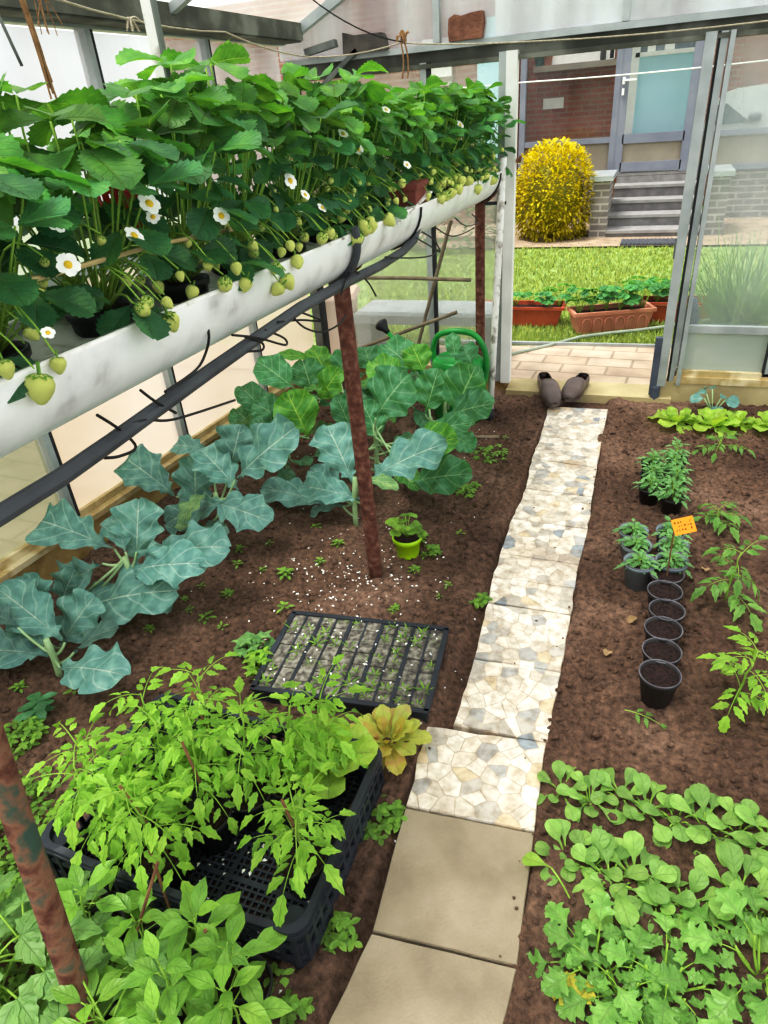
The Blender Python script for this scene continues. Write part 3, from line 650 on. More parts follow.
# golden conifer
bt=thing('golden_bush','bright golden yellow conifer bush left of the front steps','bush',(-1.10,8.66,0))
fm=MB(); cm=MB()
for k in range(5200):
    a=R.random()*2*PI; e=math.asin(R.uniform(-.72,1))
    lump=1+.13*noise.noise(V((math.cos(a)*3,math.sin(a)*3,e*3)))+.08*noise.noise(V((math.cos(a)*9,math.sin(a)*9,e*9)))
    rr=.43*lump*R.uniform(.78,1.03)*(abs(math.cos(e))**.7); p=V((math.cos(a)*rr,math.sin(a)*rr,.42+math.sin(e)*.56*lump*R.uniform(.9,1.03)))
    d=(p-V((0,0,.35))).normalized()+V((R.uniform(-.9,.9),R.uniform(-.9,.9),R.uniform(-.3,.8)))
    k_=.68+.42*max(0,min(1,p.z/.6)); kk=R.uniform(.55,1.15)*k_  # lower leaves get a darker tint, shade put into their colour
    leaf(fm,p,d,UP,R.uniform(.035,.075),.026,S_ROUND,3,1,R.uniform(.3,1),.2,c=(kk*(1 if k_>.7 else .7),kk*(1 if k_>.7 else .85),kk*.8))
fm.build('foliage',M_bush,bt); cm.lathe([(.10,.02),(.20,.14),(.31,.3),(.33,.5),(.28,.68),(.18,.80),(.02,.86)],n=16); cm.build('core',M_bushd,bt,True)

# reflection of a white vehicle in the porch glass, built as a solid shape behind it
a=FAC(706,110,1.9); b=FAC(790,110,1.9)
t=thing('car','reflection of a white vehicle, modelled behind the pane right of the doorway','car',HO+He*a[0]+Hn*1.75+V((0,0,.9)),HA)
w=b[0]-a[0]; poly=[(0,.0),(0,.1),(.03,.22),(.09,.34),(.18,.42),(.32,.46),(.6,.48),(w,.48),(w,0)]
mb=MB(); Mx=Matrix(((1,0,0),(0,0,1),(0,1,0))); mb.prism(poly,0,.12,Mx); mb.build('body',M_car,t)
poly=[(.04,.09),(.06,.2),(.12,.3),(.22,.31),(.42,.16),(.5,.1)]; mb=MB(); mb.prism(poly,-.015,.0,Mx); mb.build('windscreen',M_carglass,t)
mb=MB(); mb.lathe([(.01,0),(.06,.015),(.075,.05),(.06,.085),(.01,.1)],c=(.55,-.03,.1),n=12); mb.build('mirror',M_carglass,t,True)

# washing line outside
mb=MB(); a=AY(528,82,6.2); b=AY(770,60,6.2); mb.tube([a+(a-b)*.6]+curve(a,b,-.01,6)+[b+(b-a)*.3],.005,n=5); tag(mb.build('washing_line',M_soft),'thin white washing line stretched across the garden before the porch','washing line')

# ================================================================== PLANTERS AND HOSE OUTSIDE
def planter(label,c,L,Wd,Hh,rz,mt,fl):
    t=thing('planter_box',label,'planter',c,rz)
    mb=MB()
    b=len(mb.v)
    rings=[(.86,0,.84),(.97,Hh*.86,.96),(1.03,Hh*.86,1.06),(1.03,Hh,1.06),(.95,Hh,.9),(.93,Hh*.8,.86)]
    for kx,z,ky in rings:
        for sx,sy in ((-1,-1),(1,-1),(1,1),(-1,1)): mb.vt((sx*L/2*kx,sy*Wd/2*ky,z))
    for i in range(len(rings)-1):
        for j in range(4): q=b+i*4; mb.fc((q+j,q+(j+1)%4,q+4+(j+1)%4,q+4+j))
    mb.fc((b+3,b+2,b+1,b)); q=b+4*(len(rings)-1); mb.fc((q,q+1,q+2,q+3),1)
    if fl:
        for k in range(6):
            x=-L*.42+L*.84*(k+.5)/6; y=-Wd/2*.925; hw=L*.055
            pts=[(x-hw,y+.003,Hh*.15)]+[(x+hw*math.sin(u)*1.0,y-.008,Hh*(.5+.24*math.cos(u))) for u in [(-1+.25*i)*PI/2 for i in range(9)]]+[(x+hw,y+.003,Hh*.15)]
            mb.tube(pts,.004,n=4)
    mb.build('box',[mt,M_comp],t)
    return t
def planter_plants(t,L,Wd,Hh,xs,size,mt):
    for x in xs:
        fm,sm=MB(),MB()
        for k in range(7):
            az=R.random()*6.28; tp=V((x+math.cos(az)*R.uniform(.02,.1),math.sin(az)*R.uniform(.02,.09),Hh+R.uniform(.05,.16)*size))
            sm.tube(curve((x,0,Hh*.8),tp,.01),.0025,n=4)
            for q in (-.9,0,.9): leaf(fm,tp,polar(az+q,-.1),UP,.06*size,.06*size,S_STRAW,6,2,.6,.2,c=tint(.9,1.6,.2))
        f_=fm.build('foliage',mt,t); sm.build('stems',M_stem,f_,True)
c=(G(572,335)+G(650,329))/2; d=(G(650,329)-G(572,335)); rz=math.atan2(d.y,d.x)
pl=planter('pinkish terracotta planter with arched relief on the lawn, in front',(c.x-.02,c.y+.09,-.01),.54,.2,.155,rz,M_terra,True)
planter_plants(pl,.54,.2,.155,[-.22,-.13,-.03,.06,.15,.22],1.0,M_straw)
pl=planter('plain red-brown planter on the lawn, left of the arched one',(-.83,5.03,-.01),.62,.2,.14,.02,M_terra2,False)
planter_plants(pl,.6,.2,.14,[.2,.27,-.05],.9,M_straw)
pl=planter('red-brown planter half hidden behind the right end of the arched one',(.22,5.22,-.01),.6,.2,.14,.06,M_terra2,False)
planter_plants(pl,.6,.2,.14,[-.25,-.12,.02],1.15,M_straw)
mb=MB(); hp=[G(470,365,.02),G(516,353,.02),G(550,345,.02),G(580,337,.02),G(610,333,.02),G(640,330,.02),G(662,327,.02),G(720,318,.02)]
mb.tube(hp,.011,n=8); tag(mb.build('garden_hose',mat('grey_green_hose','#8f9a8c','#a4ae9f')),'grey green garden hose curving past the front of the planters','hose')
mb=MB(); mb.bar(G(440,341,.02),G(700,347,.02),.02,.02); tag(mb.build('edging_pipe',M_alu),'straight grey pipe lying along the edge of the lawn','pipe')

# ornamental grass outside the right panes
t=thing('ornamental_grass','tall clump of fine green grass outside the right pane','grass clump',(AY(738,318,4.5).x,4.5,0))
fm=MB()
for k in range(520):
    az=R.random()*6.28; el=R.uniform(1.05,1.55); leaf(fm,(R.gauss(0,.06),R.gauss(0,.05),0),polar(az,el),polar(az,el-1.57)*-1,R.uniform(.4,.8),.009,S_BLADE,6,1,R.uniform(.2,1.1),.1,c=tint(.7,1.3,.3))
fm.build('blades',M_orn,t)
p=AY(694,300,4.15); t=thing('hose_reel','dark grey hose reel end standing outside behind the right pane','hose reel',(p.x,p.y,0))
mb=MB(); mb.lathe([(.04,0),(.045,.02),(.045,.3),(.03,.34),(.015,.4)],n=12); mb.build('body',M_bluecover,t,True)
mb=MB(); mb.tube([V((.03,0,.12)),V((.12,-.02,.14)),V((.2,0,.12)),V((.23,.02,.05))],.014,n=7); mb.build('hose',M_bluecover,t,True)

# bench and bin outside the left end panes
t=thing('garden_bench','pale grey plastic bench outside behind the cabbages','bench',(-1.26,4.12,0))
mb=MB(); poly=[(-.46,-.16),(.46,-.16),(.46,.16),(-.46,.16)]; mb.prism(poly,.26,.335,inset=.02); mb.build('seat',M_bench,t)
for s in (-1,1):
    mb=MB(); mb.box((s*.40,0,.13),(.1,.3,.27),taper=.85); mb.build('leg',M_bench,t)
t=thing('storage_bin','pinkish beige plastic bin outside in the left corner','bin',(-1.9,4.12,0),.25)
mb=MB(); mb.box((0,0,.19),(.26,.26,.4),taper=.8); mb.build('bin_body',M_pink,t); mb=MB(); mb.prism([(-.15,-.15),(.15,-.15),(.15,.15),(-.15,.15)],.39,.43,inset=.03); mb.build('lid',M_pink,t)
# green shrub far away behind the left end pane
t=thing('shrub','round green shrub at the far side of the lawn, hazy through glass','shrub',(-2.2,8.2,0))
fm=MB()
for k in range(700):
    a=R.random()*6.28; e=math.asin(R.uniform(-.1,1)); rr=.55*R.uniform(.7,1); p=V((math.cos(a)*math.cos(e)*rr,math.sin(a)*math.cos(e)*rr,.1+math.sin(e)*.55)); leaf(fm,p,p.normalized()+V((R.uniform(-.6,.6),R.uniform(-.6,.6),0)),UP,.1,.05,S_ROUND,3,1,.6,c=tint(.5,1.1))
fm.build('foliage',M_orn,t)

# ================================================================== PATH
rows=[((548,406),(609,409)),((540,435),(602,443)),((531,458),(598,468)),((525,488),(593,497)),((511,518),(589,529)),((499,553),(580,565)),((492,576),(576,588)),((487,602),(572,615)),((473,658),(562,672)),((452,725),(548,744)),((404,806),(536,832)),((370,932),(519,968)),((322,1032),(498,1058))]
for k in range(len(rows)-1):
    (a,b),(d,c)=rows[k],rows[k+1]
    if k==9: a,b=(426,725),(548,742)
    z=.012+R.uniform(-.003,.003)
    pts=[G(*d,z),G(*c,z),G(*b,z),G(*a,z)]
    ctr=sum(pts,V((0,0,0)))/4
    poly=[]
    for i in range(4):
        p,q=pts[i],pts[(i+1)%4]
        p=ctr+(p-ctr)*.975; q=ctr+(q-ctr)*.975
        nseg=7
        for s_ in range(nseg):
            e=p.lerp(q,s_/nseg); wob=(noise.noise(e*17+V((k,0,0)))*(.010 if k<10 else .003) if s_ else 0); e=ctr+(e-ctr)*(1+wob/ .2); poly.append((e.x-ctr.x,e.y-ctr.y))
    mb=MB(); mb.prism(poly,-.045,0,inset=.004)
    o=mb.build('paving_slab',M_mosaic if k<10 else M_conc); o.location=ctr
    if k<10: tag(o,'broken-marble mosaic path slab, %s in the path counted from the doorway'%ORD[k],'paving slab','slabs of the garden path')
    else: tag(o,['plain tan concrete slab beside the black crate, next after the mosaic slabs','plain tan concrete slab at the bottom edge, nearest the camera'][k-10],'paving slab','slabs of the garden path')

# petals and crumbs scattered over the bed
mb=MB()
def petal(p,s):
    a=R.random()*6; d=V((math.cos(a),math.sin(a),0))*s; e=V((-math.sin(a),math.cos(a),0))*s*.6
    q=[mb.vt(p-d),mb.vt(p-e+V((0,0,.003))),mb.vt(p+d),mb.vt(p+e+V((0,0,.003)))]; mb.fc(q)
for k in range(230):
    p=V((R.gauss(-.85,.16),R.gauss(1.72,.16),0)); p.z=soil_h(p.x,p.y)+.004; petal(p,R.uniform(.003,.0065))
for k in range(60):
    p=V((R.uniform(-1.5,-.5),R.uniform(1.3,3.2),0)); p.z=soil_h(p.x,p.y)+.004; petal(p,R.uniform(.003,.006))
for k in range(40):
    p=V((R.uniform(-.6,-.3),R.uniform(.3,1.4),0)); p.z=max(soil_h(p.x,p.y),-.01)+.004; petal(p,R.uniform(.003,.005))
tag(mb.build('fallen_petals',M_petal),'small fallen white petals scattered over the soil around the rusty post','petals',kind='stuff')
mb=MB()
for k in range(5200):
    p=V((R.uniform(-1.85,1.1),R.uniform(.25,3.5),0))
    if -.40<p.x<-.11 and (R.random()<.96 or p.y<1.05) or p.x<WL(p.y)+.03: continue
    p.z=soil_h(p.x,p.y)+.002 if not -.41<p.x<-.09 else .014; s=R.uniform(.004,.012)*(.6 if -.41<p.x<-.09 else 1)*(.7 if R.random()<.7 else 1.3); a=R.random()*6
    M=Matrix.Rotation(a,3,(R.random(),R.random(),1)); mb.lathe([(s*.2,-s*.6),(s*.9,-s*.3),(s,.1*s),(s*.6,s*.6),(s*.1,s*.75)],c=p,n=6,M=M,sx=R.uniform(.7,1.2),sy=R.uniform(.7,1.2))
tag(mb.build('soil_crumbs',M_soil),'loose dark crumbs of earth lying over the beds','soil',kind='stuff')

# ================================================================== TROUGH AND ITS SUPPORTS
TX=-.78; TR=.115
ZT=lambda y: 1.168-.0125*(y-.55)
TY0,TY1=.12,3.50
mb=MB(); ns=20
def trough_sec(y,rr):
    z=ZT(y); return [V((TX+rr*math.cos(PI+PI*i/ns),y,z+rr*math.sin(PI+PI*i/ns))) for i in range(ns+1)]
ny=24; secs=[]
for j in range(ny+1):
    y=TY0+(TY1-TY0)*j/ny
    o_=trough_sec(y,TR); i_=trough_sec(y,TR-.007)[::-1]
    lip=[V((TX+TR+.0,y,ZT(y)+.006)),V((TX+TR-.016,y,ZT(y)+.004))]; lipl=[V((TX-TR+.016,y,ZT(y)+.004)),V((TX-TR,y,ZT(y)+.006))]
    secs.append([mb.vt(p) for p in o_+lip+i_+lipl])
n=len(secs[0])
for j in range(ny):
    for i in range(n): mb.fc((secs[j][i],secs[j][(i+1)%n],secs[j+1][(i+1)%n],secs[j+1][i]),0 if i<ns else 1)
tr=thing('growing_trough','long white plastic gutter trough carrying the strawberry plants on rusty posts','trough')
mb.build('gutter',[M_pvc,M_pvcd],tr,True)
for y,nm_ in ((TY1,1),(TY0,-1)):
    mb=MB(); z=ZT(y); c=mb.vt((TX,y,z)); idx=[mb.vt(p) for p in trough_sec(y,TR)]
    for i in range(ns): mb.fc((c,idx[i],idx[i+1]))
    mb.build('end_cap',M_pvc,tr)
mb=MB()
for j in range(60):
    y=TY0+.05+(TY1-TY0-.1)*j/59
    for i,x in enumerate((TX-.095,TX-.03,TX+.03,TX+.075,TX+.104)):
        mb.vt((x,y,ZT(y)-.012-.022*(1-abs(x-TX)/.11)+.006*noise.noise(V((x*20,y*9,0)))))
for j in range(59):
    for i in range(4): q=j*5+i; mb.fc((q,q+1,q+6,q+5))
mb.build('liner',M_pvcd,tr,True)
for k,(px,py) in enumerate([(420,205),(500,185)]):
    y=AX(px,py,TX+TR).y; mb=MB(); mb.tube([V((TX+(TR+.004)*math.cos(a),y,ZT(y)+(TR+.004)*math.sin(a))) for a in [-PI+PI*i/14 for i in range(15)]],.004,n=5); mb.build('strap',M_wire,tr,True)
# posts
def post(label,foot,top,r,m,bands=()):
    t=thing('support_post',label,'post',(foot[0],foot[1],0))
    f=V(foot); tp=V(top); mb=MB(); k=10
    mb.tube([f.lerp(tp,i/k)-V((foot[0],foot[1],0)) for i in range(k+1)],r,r*.97,14); mb.build('pole',m,t,True)
    q=tp-V((foot[0],foot[1],0)); mb=MB(); mb.tube([V((q.x+(TR+.008)*math.cos(a)*.8,q.y,q.z+TR*.9+(TR+.008)*math.sin(a)*.98)) for a in [-PI*.85+PI*.7*i/10 for i in range(11)]],.006,n=6); mb.build('cradle',m,t,True)
    return t
f=G(376,572); post('rusty iron post holding up the trough beside the lime green pot',(f.x,f.y,-.05),(-.79,f.y-.03,ZT(f.y)-TR+.005),.025,M_rust)
post('rusty iron post at the far end of the trough beside the watering can',(-.775,3.44,-.05),(-.775,3.42,ZT(3.44)-TR+.005),.024,M_rust)
a=G(56,930,.30); b=AX(0,768,-.80)
dr_=(b-a)/(b.z-a.z); ft=a+dr_*(-.05-a.z); tp=a+dr_*(ZT(a.y)-TR-a.z)
post('thick rusty post with flaking paint leaning in the lower left corner',(ft.x,ft.y,-.05),tuple(tp),.021,M_rust2)
mb=MB(); mb.bar((-.80,3.43,1.0),(-.66,3.47,.995),.014,.014); tag(mb.build('trough_bracket',M_blk),'short black bracket bar from the far post to the white pole','bracket')
# white leaning pole
a=G(490,418); b=V((-.665,3.40,1.13)); mb=MB(); d=a-b
mb.tube([b+V((0,0,.06)),b.lerp(a,.3),b.lerp(a,.6),b.lerp(a,.97)],.018,.016,10); t=thing('white_pole','flaking white painted pole leaning by the doorway end of the trough','pole'); mb.build('shaft',M_flake,t,True)
mb=MB(); mb.tube([b.lerp(a,.955),a-V((0,0,.02))],.0195,.0195,10); mb.build('tip',M_dark,t,True)
p=AX(513,163,-.655); mb=MB(); mb.tube([p+V((-.02,0,0)),p+V((.03,.01,.012))],.008,n=7); mb.tube([p+V((.03,.01,.0)),p+V((.035,.0,.03))],.007,n=6); tag(mb.build('tap_fitting',M_canebr),'small brown fitting at the top of the white leaning pole','fitting')
# upright white pole in front of the left panes
a=AX(152,0,-.93); b=AX(161,64,-.93)
t=thing('white_post','upright flaking white post rising from the strawberries to the roof','post',(b.x,b.y,1.06)); mb=MB()
mb.bar(V((0,0,0)),V((0,0,.98)),.024,.018,up=V((0,1,0))); mb.build('shaft',M_flake,t)
mb=MB(); mb.bar(V((.013,-.003,.0)),V((.013,-.003,.98)),.005,.014,up=V((0,1,0))); mb.build('channel',M_aluD,t)
# supply hose and drip tubes
XH=TX+.095
hp=[AX(px,py,XH-.01*i/8) for i,(px,py) in enumerate([(-40,540),(0,515),(60,478),(110,443),(150,414),(210,371),(260,336),(300,308),(345,283),(380,266),(402,252),(414,240),(418,226)])]
hp.append(V((TX+.02,hp[-1].y+.05,1.03)))
mb=MB(); mb.tube(hp,.0125,n=10); tag(mb.build('supply_hose',M_hose),'thick grey black irrigation hose slung along under the white trough','hose')
mb=MB(); y=AX(352,240,TX+TR).y
mb.tube([V((TX+TR+.013-.012*(s>.8)*(s-.8)*5,y+.04*s-.02,ZT(y)+.012-(.145*(1-s)))) if 0 else V((TX+(TR+.012)*math.cos(a),y-.03*math.sin(a*1.2),ZT(y)+.004+(TR+.012)*math.sin(a))) for s,a in [(i/10,-PI*.42+PI*.46*i/10) for i in range(11)]],.010,n=9); tag(mb.build('hose_elbow',M_hose),'short grey hose bent up over the trough rim above the rusty post','hose')
DR=[([(205,318),(209,335),(206,352),(196,370),(165,392)],'black drip tube running from the near trough rim down to the supply hose'),
 ([(97,415),(120,430),(136,447),(120,456),(104,458)],'black drip tube hanging in a loop below the hose, leftmost'),
 ([(140,390),(156,402),(176,413)],'short straight black drip tube below the hose by the left panes'),
 ([(120,428),(145,420),(175,419),(235,400)],'thin black drip tube trailing along under the supply hose at left'),
 ([(232,335),(258,338),(285,345),(284,338),(265,330)],'black drip tube folded into a narrow loop over the cream pane'),
 ([(245,337),(262,343),(262,350),(245,352),(232,357)],'black drip tube curled below the hose left of the narrow loop'),
 ([(278,322),(300,320),(322,321),(300,312)],'straight black drip tube poking out left of the pinkish bin'),
 ([(292,316),(305,328),(322,332),(338,325),(346,315)],'black drip tube drooping in front of the pinkish bin'),
 ([(349,258),(350,270),(345,282),(341,295)],'black wire tied down the trough above the rusty post'),
 ([(351,268),(362,276),(370,285),(376,296)],'black wire end trailing right of the rusty post'),
 ([(385,257),(410,258),(430,256),(438,250)],'thin black drip tube sticking out beyond the hose end'),
 ([(416,238),(430,246),(440,252),(434,240),(422,232)],'black drip tube coiled near the upper end of the hose'),
 ([(436,228),(450,236),(462,234),(474,228)],'black drip tube curling under the far part of the trough'),
 ([(455,218),(466,226),(478,222),(472,214)],'small black drip loop beside the far rusty post')]
for pts,lab in DR:
    w=[AX(px,py,XH+.002+R.uniform(-.01,.006)) for px,py in pts]
    # smooth
    sm_=[]
    for i in range(len(w)-1):
        p0=w[max(i-1,0)];p1=w[i];p2=w[i+1];p3=w[min(i+2,len(w)-1)]
        for s in range(5):
            t_=s/5; sm_.append(.5*((2*p1)+(p2-p0)*t_+(2*p0-5*p1+4*p2-p3)*t_*t_+(3*p1-p0-3*p2+p3)*t_**3))
    sm_.append(w[-1]); mb=MB(); mb.tube(sm_,.0024,n=5); tag(mb.build('drip_tube',M_wire),lab,'drip tube','drip tubes under the trough')

# stakes, watering can
for a,b,r_,lab in [((366,278),(471,280),.010,'horizontal weathered wooden stake behind the supply hose'),((451,220),(417,350),.010,'dark weathered stake leaning steeply behind the rusty post'),((360,349),(457,312),.010,'weathered stake slanting up to the right above the cabbages')]:
    y=3.42 if b!=(417,350) else 3.5
    p,q=AY(*a,y),AY(*b,y+.02)
    if b==(417,350): q=q+(q-p)*.55
    if b==(457,312): p=p+(p-q)*.6
    if b==(471,280): p=p+(p-q)*.25
    mb=MB(); mb.tube([p,p.lerp(q,.5)+V((0,0,.004)),q],r_,r_*.95,9); tag(mb.build('wooden_stake',M_wood),lab,'stake','loose stakes in the left corner')
wc=AY(468,395,3.18); t=thing('watering_can','green plastic watering can half hidden behind the cabbages','watering can',(wc.x-.05,wc.y,0)); mb=MB(); mb.lathe([(.10,0),(.115,.02),(.118,.29),(.113,.32),(.095,.335),(.09,.325)],n=28,sx=1.12); mb.build('body',M_green,t,True)
mb=MB(); hp=[V((-.118,0,.28)),V((-.128,0,.36)),V((-.105,0,.43)),V((-.05,0,.455)),V((.02,0,.46)),V((.09,0,.44)),V((.135,0,.37)),V((.145,0,.27)),V((.12,0,.15))]
sp=[]
for i in range(len(hp)-1):
    p0,p1,p2,p3=hp[max(i-1,0)],hp[i],hp[i+1],hp[min(i+2,len(hp)-1)]
    for s in range(4): t_=s/4; sp.append(.5*((2*p1)+(p2-p0)*t_+(2*p0-5*p1+4*p2-p3)*t_*t_+(3*p1-p0-3*p2+p3)*t_**3))
mb.tube(sp+[hp[-1]],.0145,n=10); mb.build('handle',M_green,t,True)
mb=MB(); rose=AY(386,330,3.28)-V((wc.x-.05,wc.y,0)); mb.tube([V((-.1,0,.06)),V((-.17,.02,.2)),rose],.018,.011,10); sp_=mb.build('spout',M_green,t,True)
d=(rose-V((-.17,.02,.2))).normalized(); mb=MB(); Mr=d.to_track_quat('Z','Y').to_matrix(); mb.lathe([(.013,-.02),(.016,.0),(.036,.035),(.036,.045),(.02,.055)],c=rose,n=18,M=Mr); mb.build('rose',M_blk,sp_,True)

# ================================================================== STRAWBERRIES IN THE TROUGH
def straw_proto(h=.33,nl=24,dense=1.0,big=1.0):
    t=thing('strawberry_plant','','strawberry plant'); fm,sm=MB(),MB(); az=R.random()*6
    for k in range(nl):
        az+=2.4+R.uniform(-.3,.3); f=(k+.5)/nl
        rad=(.03+.155*f**.8)*R.uniform(.85,1.12)*(.62 if f>.62 else 1); z=.10+h*(1-.98*f**1.7)*R.uniform(.8,1.05)
        tp=V((math.cos(az)*rad,math.sin(az)*rad,z)); b0=V((math.cos(az)*.012,math.sin(az)*.012,.085))
        pts=curve(b0,tp,.02,5,(math.cos(az)*.015,math.sin(az)*.015,0)); sm.tube(pts,.0021,.0016,5)
        L=R.uniform(.062,.092)*big*(1.05-.25*f); el=R.uniform(-.45,.3)+.3*(1-f)-.25*f; c=tint(.62,1.2,.3)
        if f<.35: c=(c[0]*1.35,c[1]*1.15,c[2]*.75)
        elif f>.6: c=(c[0]*.75,c[1]*.86,c[2]*1.15)
        nn=(UP*(1-.45*f)+polar(az,0)*R.uniform(-.2,.9)+V((R.uniform(-.3,.3),R.uniform(-.3,.3),0))).normalized()
        for q,kk in ((0,1.06),(-1.35,.92),(1.35,.92)):
            d=polar(az+q,el-(.15 if q else 0)); lf_straw(fm,tp+d*.004,d,nn,L*kk,(c[0]*R.uniform(.9,1.1),c[1]*R.uniform(.92,1.08),c[2]))
    for k in range(int(10*dense)):                # fruit-bearing stalks low down
        az=R.random()*6.28; tp=V((math.cos(az)*R.uniform(.06,.13),math.sin(az)*R.uniform(.06,.13),R.uniform(.1,.2)))
        sm.tube(curve((0,0,.085),tp,.035,5),.0014,n=4)
    pot_parts(t,.052,.09,M_blk,None,.93)
    fm.build('foliage',M_straw,t); sm.build('stems',M_stem,t,True)
    return t
protos=[[straw_proto(.265,34,1,1.0),[False]],[straw_proto(.29,38),[False]],[straw_proto(.31,38,1,.95),[False]],[straw_proto(.28,40,1.2,.92),[False]]]
NS=15; plants=[]
for i in range(NS):
    y=.42+3.02*i/(NS-1); pr=protos[0] if i<3 else protos[1+(i%3)]
    lab='bushy white-flowering strawberry plant in the trough, %s from the near end'%ORD[i]
    if i==0: lab='strawberry plant in the trough with the biggest leaves, nearest the camera'
    if i==NS-1: lab='last strawberry plant, spilling over the far end of the trough'
    o=place(pr[0],pr[1],(TX-.035+R.uniform(-.015,.015),y,ZT(y)-.085),R.random()*6.28,lab,'strawberry plant','strawberry plants along the trough',R.uniform(.94,1.06))
    plants.append((o,y))
bpy.context.view_layer.update()
def nearest(y): return min(plants,key=lambda k:abs(k[1]-y))[0]
# berry and flower meshes, shared
mb=MB(); mb.lathe([(.0006,-1.25),(.25,-1.15),(.55,-.8),(.8,-.3),(.86,.05),(.72,.42),(.42,.6),(.1,.62)],n=14); berry0=mb.build('berry',M_berry,None,True); berry_me=berry0.data; bpy.data.objects.remove(berry0)
mb=MB()
for k in range(7): leaf(mb,(0,0,.6),polar(k*.9,.15),UP,.85,.42,S_PEP,4,1,.5,.1,c=tint(.8,1.1))
mb.tube([V((0,0,.6)),V((.05,0,1.4))],.12,n=5); cal0=mb.build('calyx',M_weed); cal_me=cal0.data; bpy.data.objects.remove(cal0)
mb=MB()
for k in range(5): leaf(mb,(0,0,0),polar(k*1.2566,.25),UP,1.0,1.0,P([(0,.2),(.3,.8),(.65,1),(.9,.8),(1,.45)]),5,2,.3,.12,c=(1,1,1))
mb.lathe([(.38,.02),(.34,.16),(.2,.24),(.02,.27)],n=12,m=1); fl0=mb.build('flower',[M_petal,M_fyel]); fl_me=fl0.data; bpy.data.objects.remove(fl0)
from mathutils import Euler
def child(name,me,parent,world,scale,rot):
    o=bpy.data.objects.new(name,me); COL.objects.link(o); o.parent=parent
    o.matrix_local=parent.matrix_world.inverted() @ (Matrix.Translation(world) @ Euler(rot).to_matrix().to_4x4() @ Matrix.Diagonal((scale,scale,scale,1)))
    return o
STALK={}
def berry(p,r,hang=True):
    pl=nearest(p.y); b=child('berry',berry_me,pl,p,r,(R.uniform(-.7,.7),R.uniform(-.9,.1),R.random()*6))
    c=bpy.data.objects.new('calyx',cal_me); COL.objects.link(c); c.parent=b
    base=V((TX-.03+R.uniform(-.03,.03),p.y+R.uniform(-.05,.05),ZT(p.y)+.03)); STALK.setdefault(pl.name,(pl,[]))[1].append(curve(base,p+V((0,0,r)),.05,6))
BP=[(40,385,16,.02),(58,363,9,0),(5,367,10,.01),(170,320,11,.0),(142,309,9,0),(147,302,8,-.02),(166,302,7,-.02),(158,286,7,-.05),(140,280,6,-.06),(153,250,7,-.05),(126,280,6,-.05),(225,284,9,0),(246,283,8,0),(30,332,8,-.03),(46,331,8,-.03),(30,284,7,-.06),(41,293,6,-.05),(236,267,7,-.03),(254,253,6,-.03),(279,288,8,0),(287,280,9,0),(276,268,7,-.02),(297,261,8,0),(304,237,6,-.02),(290,245,6,-.03),(322,238,7,-.01),(342,216,6,-.03),(345,207,6,-.03),(357,238,8,0),(366,229,7,0),(372,225,7,0),(363,224,6,-.01),(388,219,10,0),(370,221,6,-.01),(402,183,5,-.02),(392,186,5,-.02),(230,225,6,-.05),(330,232,6,-.02),(318,224,6,-.03),(169,168,5,-.08),(261,227,5,-.05),(446,196,6,0),(452,192,6,0),(441,198,5,0),(458,188,6,-.01),(478,188,5,0),(494,180,5,0),(486,176,5,-.01),(470,180,5,-.01),(462,180,5,-.02),(455,178,5,-.02),(440,186,5,-.02),(448,180,5,-.02)]
for px,py,s,dx in BP:
    x=TX+TR-.012+dx; p=AX(px,py,x)
    if p.z<ZT(p.y)+.022: p=AX(px,py,TX+TR+.010)
    dist=(p-V((0,0,H))).length; r=s*dist/FPX*.92
    berry(p,min(max(r,.008),.020))
for k in range(46):
    y=R.uniform(2.1,3.5); p=V((TX+R.uniform(.03,.115),y,ZT(y)+R.uniform(.01,.10))); berry(p,R.uniform(.008,.013))
for k in range(34):
    y=R.uniform(.7,3.4); p=V((TX+TR+R.uniform(-.03,.012),y,ZT(y)+R.uniform(.008,.05))); berry(p,R.uniform(.008,.013))
for k in range(26):
    y=R.uniform(.6,2.1); p=V((TX+R.uniform(.02,.10),y,ZT(y)+R.uniform(.02,.12))); berry(p,R.uniform(.006,.010))
for pl,cs in STALK.values():
    mb=MB(); inv=pl.matrix_world.inverted()
    for c in cs: mb.tube([inv@p for p in c],.0015,n=4)
    mb.build('fruit_stalks',M_stem,pl,True)
FP=[(149,204,10,.07),(146,138,8,.03),(134,236,9,.07),(221,216,8,.07),(68,265,10,.07),(48,333,6,.09),(290,181,7,.06),(57,224,8,.05),(308,127,5,.03),(343,134,5,.03),(386,110,4,.03),(153,217,6,.06),(322,208,5,.07),(359,150,4,.04),(305,195,5,.07),(326,162,4,.04),(300,208,4,.07),(460,125,4,.05),(407,165,4,.06),(502,165,4,.06),(206,160,5,.03)]
for px,py,s,dx in FP:
    p=AX(px,py,TX+dx+.03); dist=(p-V((0,0,H))).length; pl=nearest(p.y)
    f=child('flower',fl_me,pl,p,s*dist/FPX,(R.uniform(-.3,.3),R.uniform(.7,1.3),R.uniform(-1.1,-.2)))
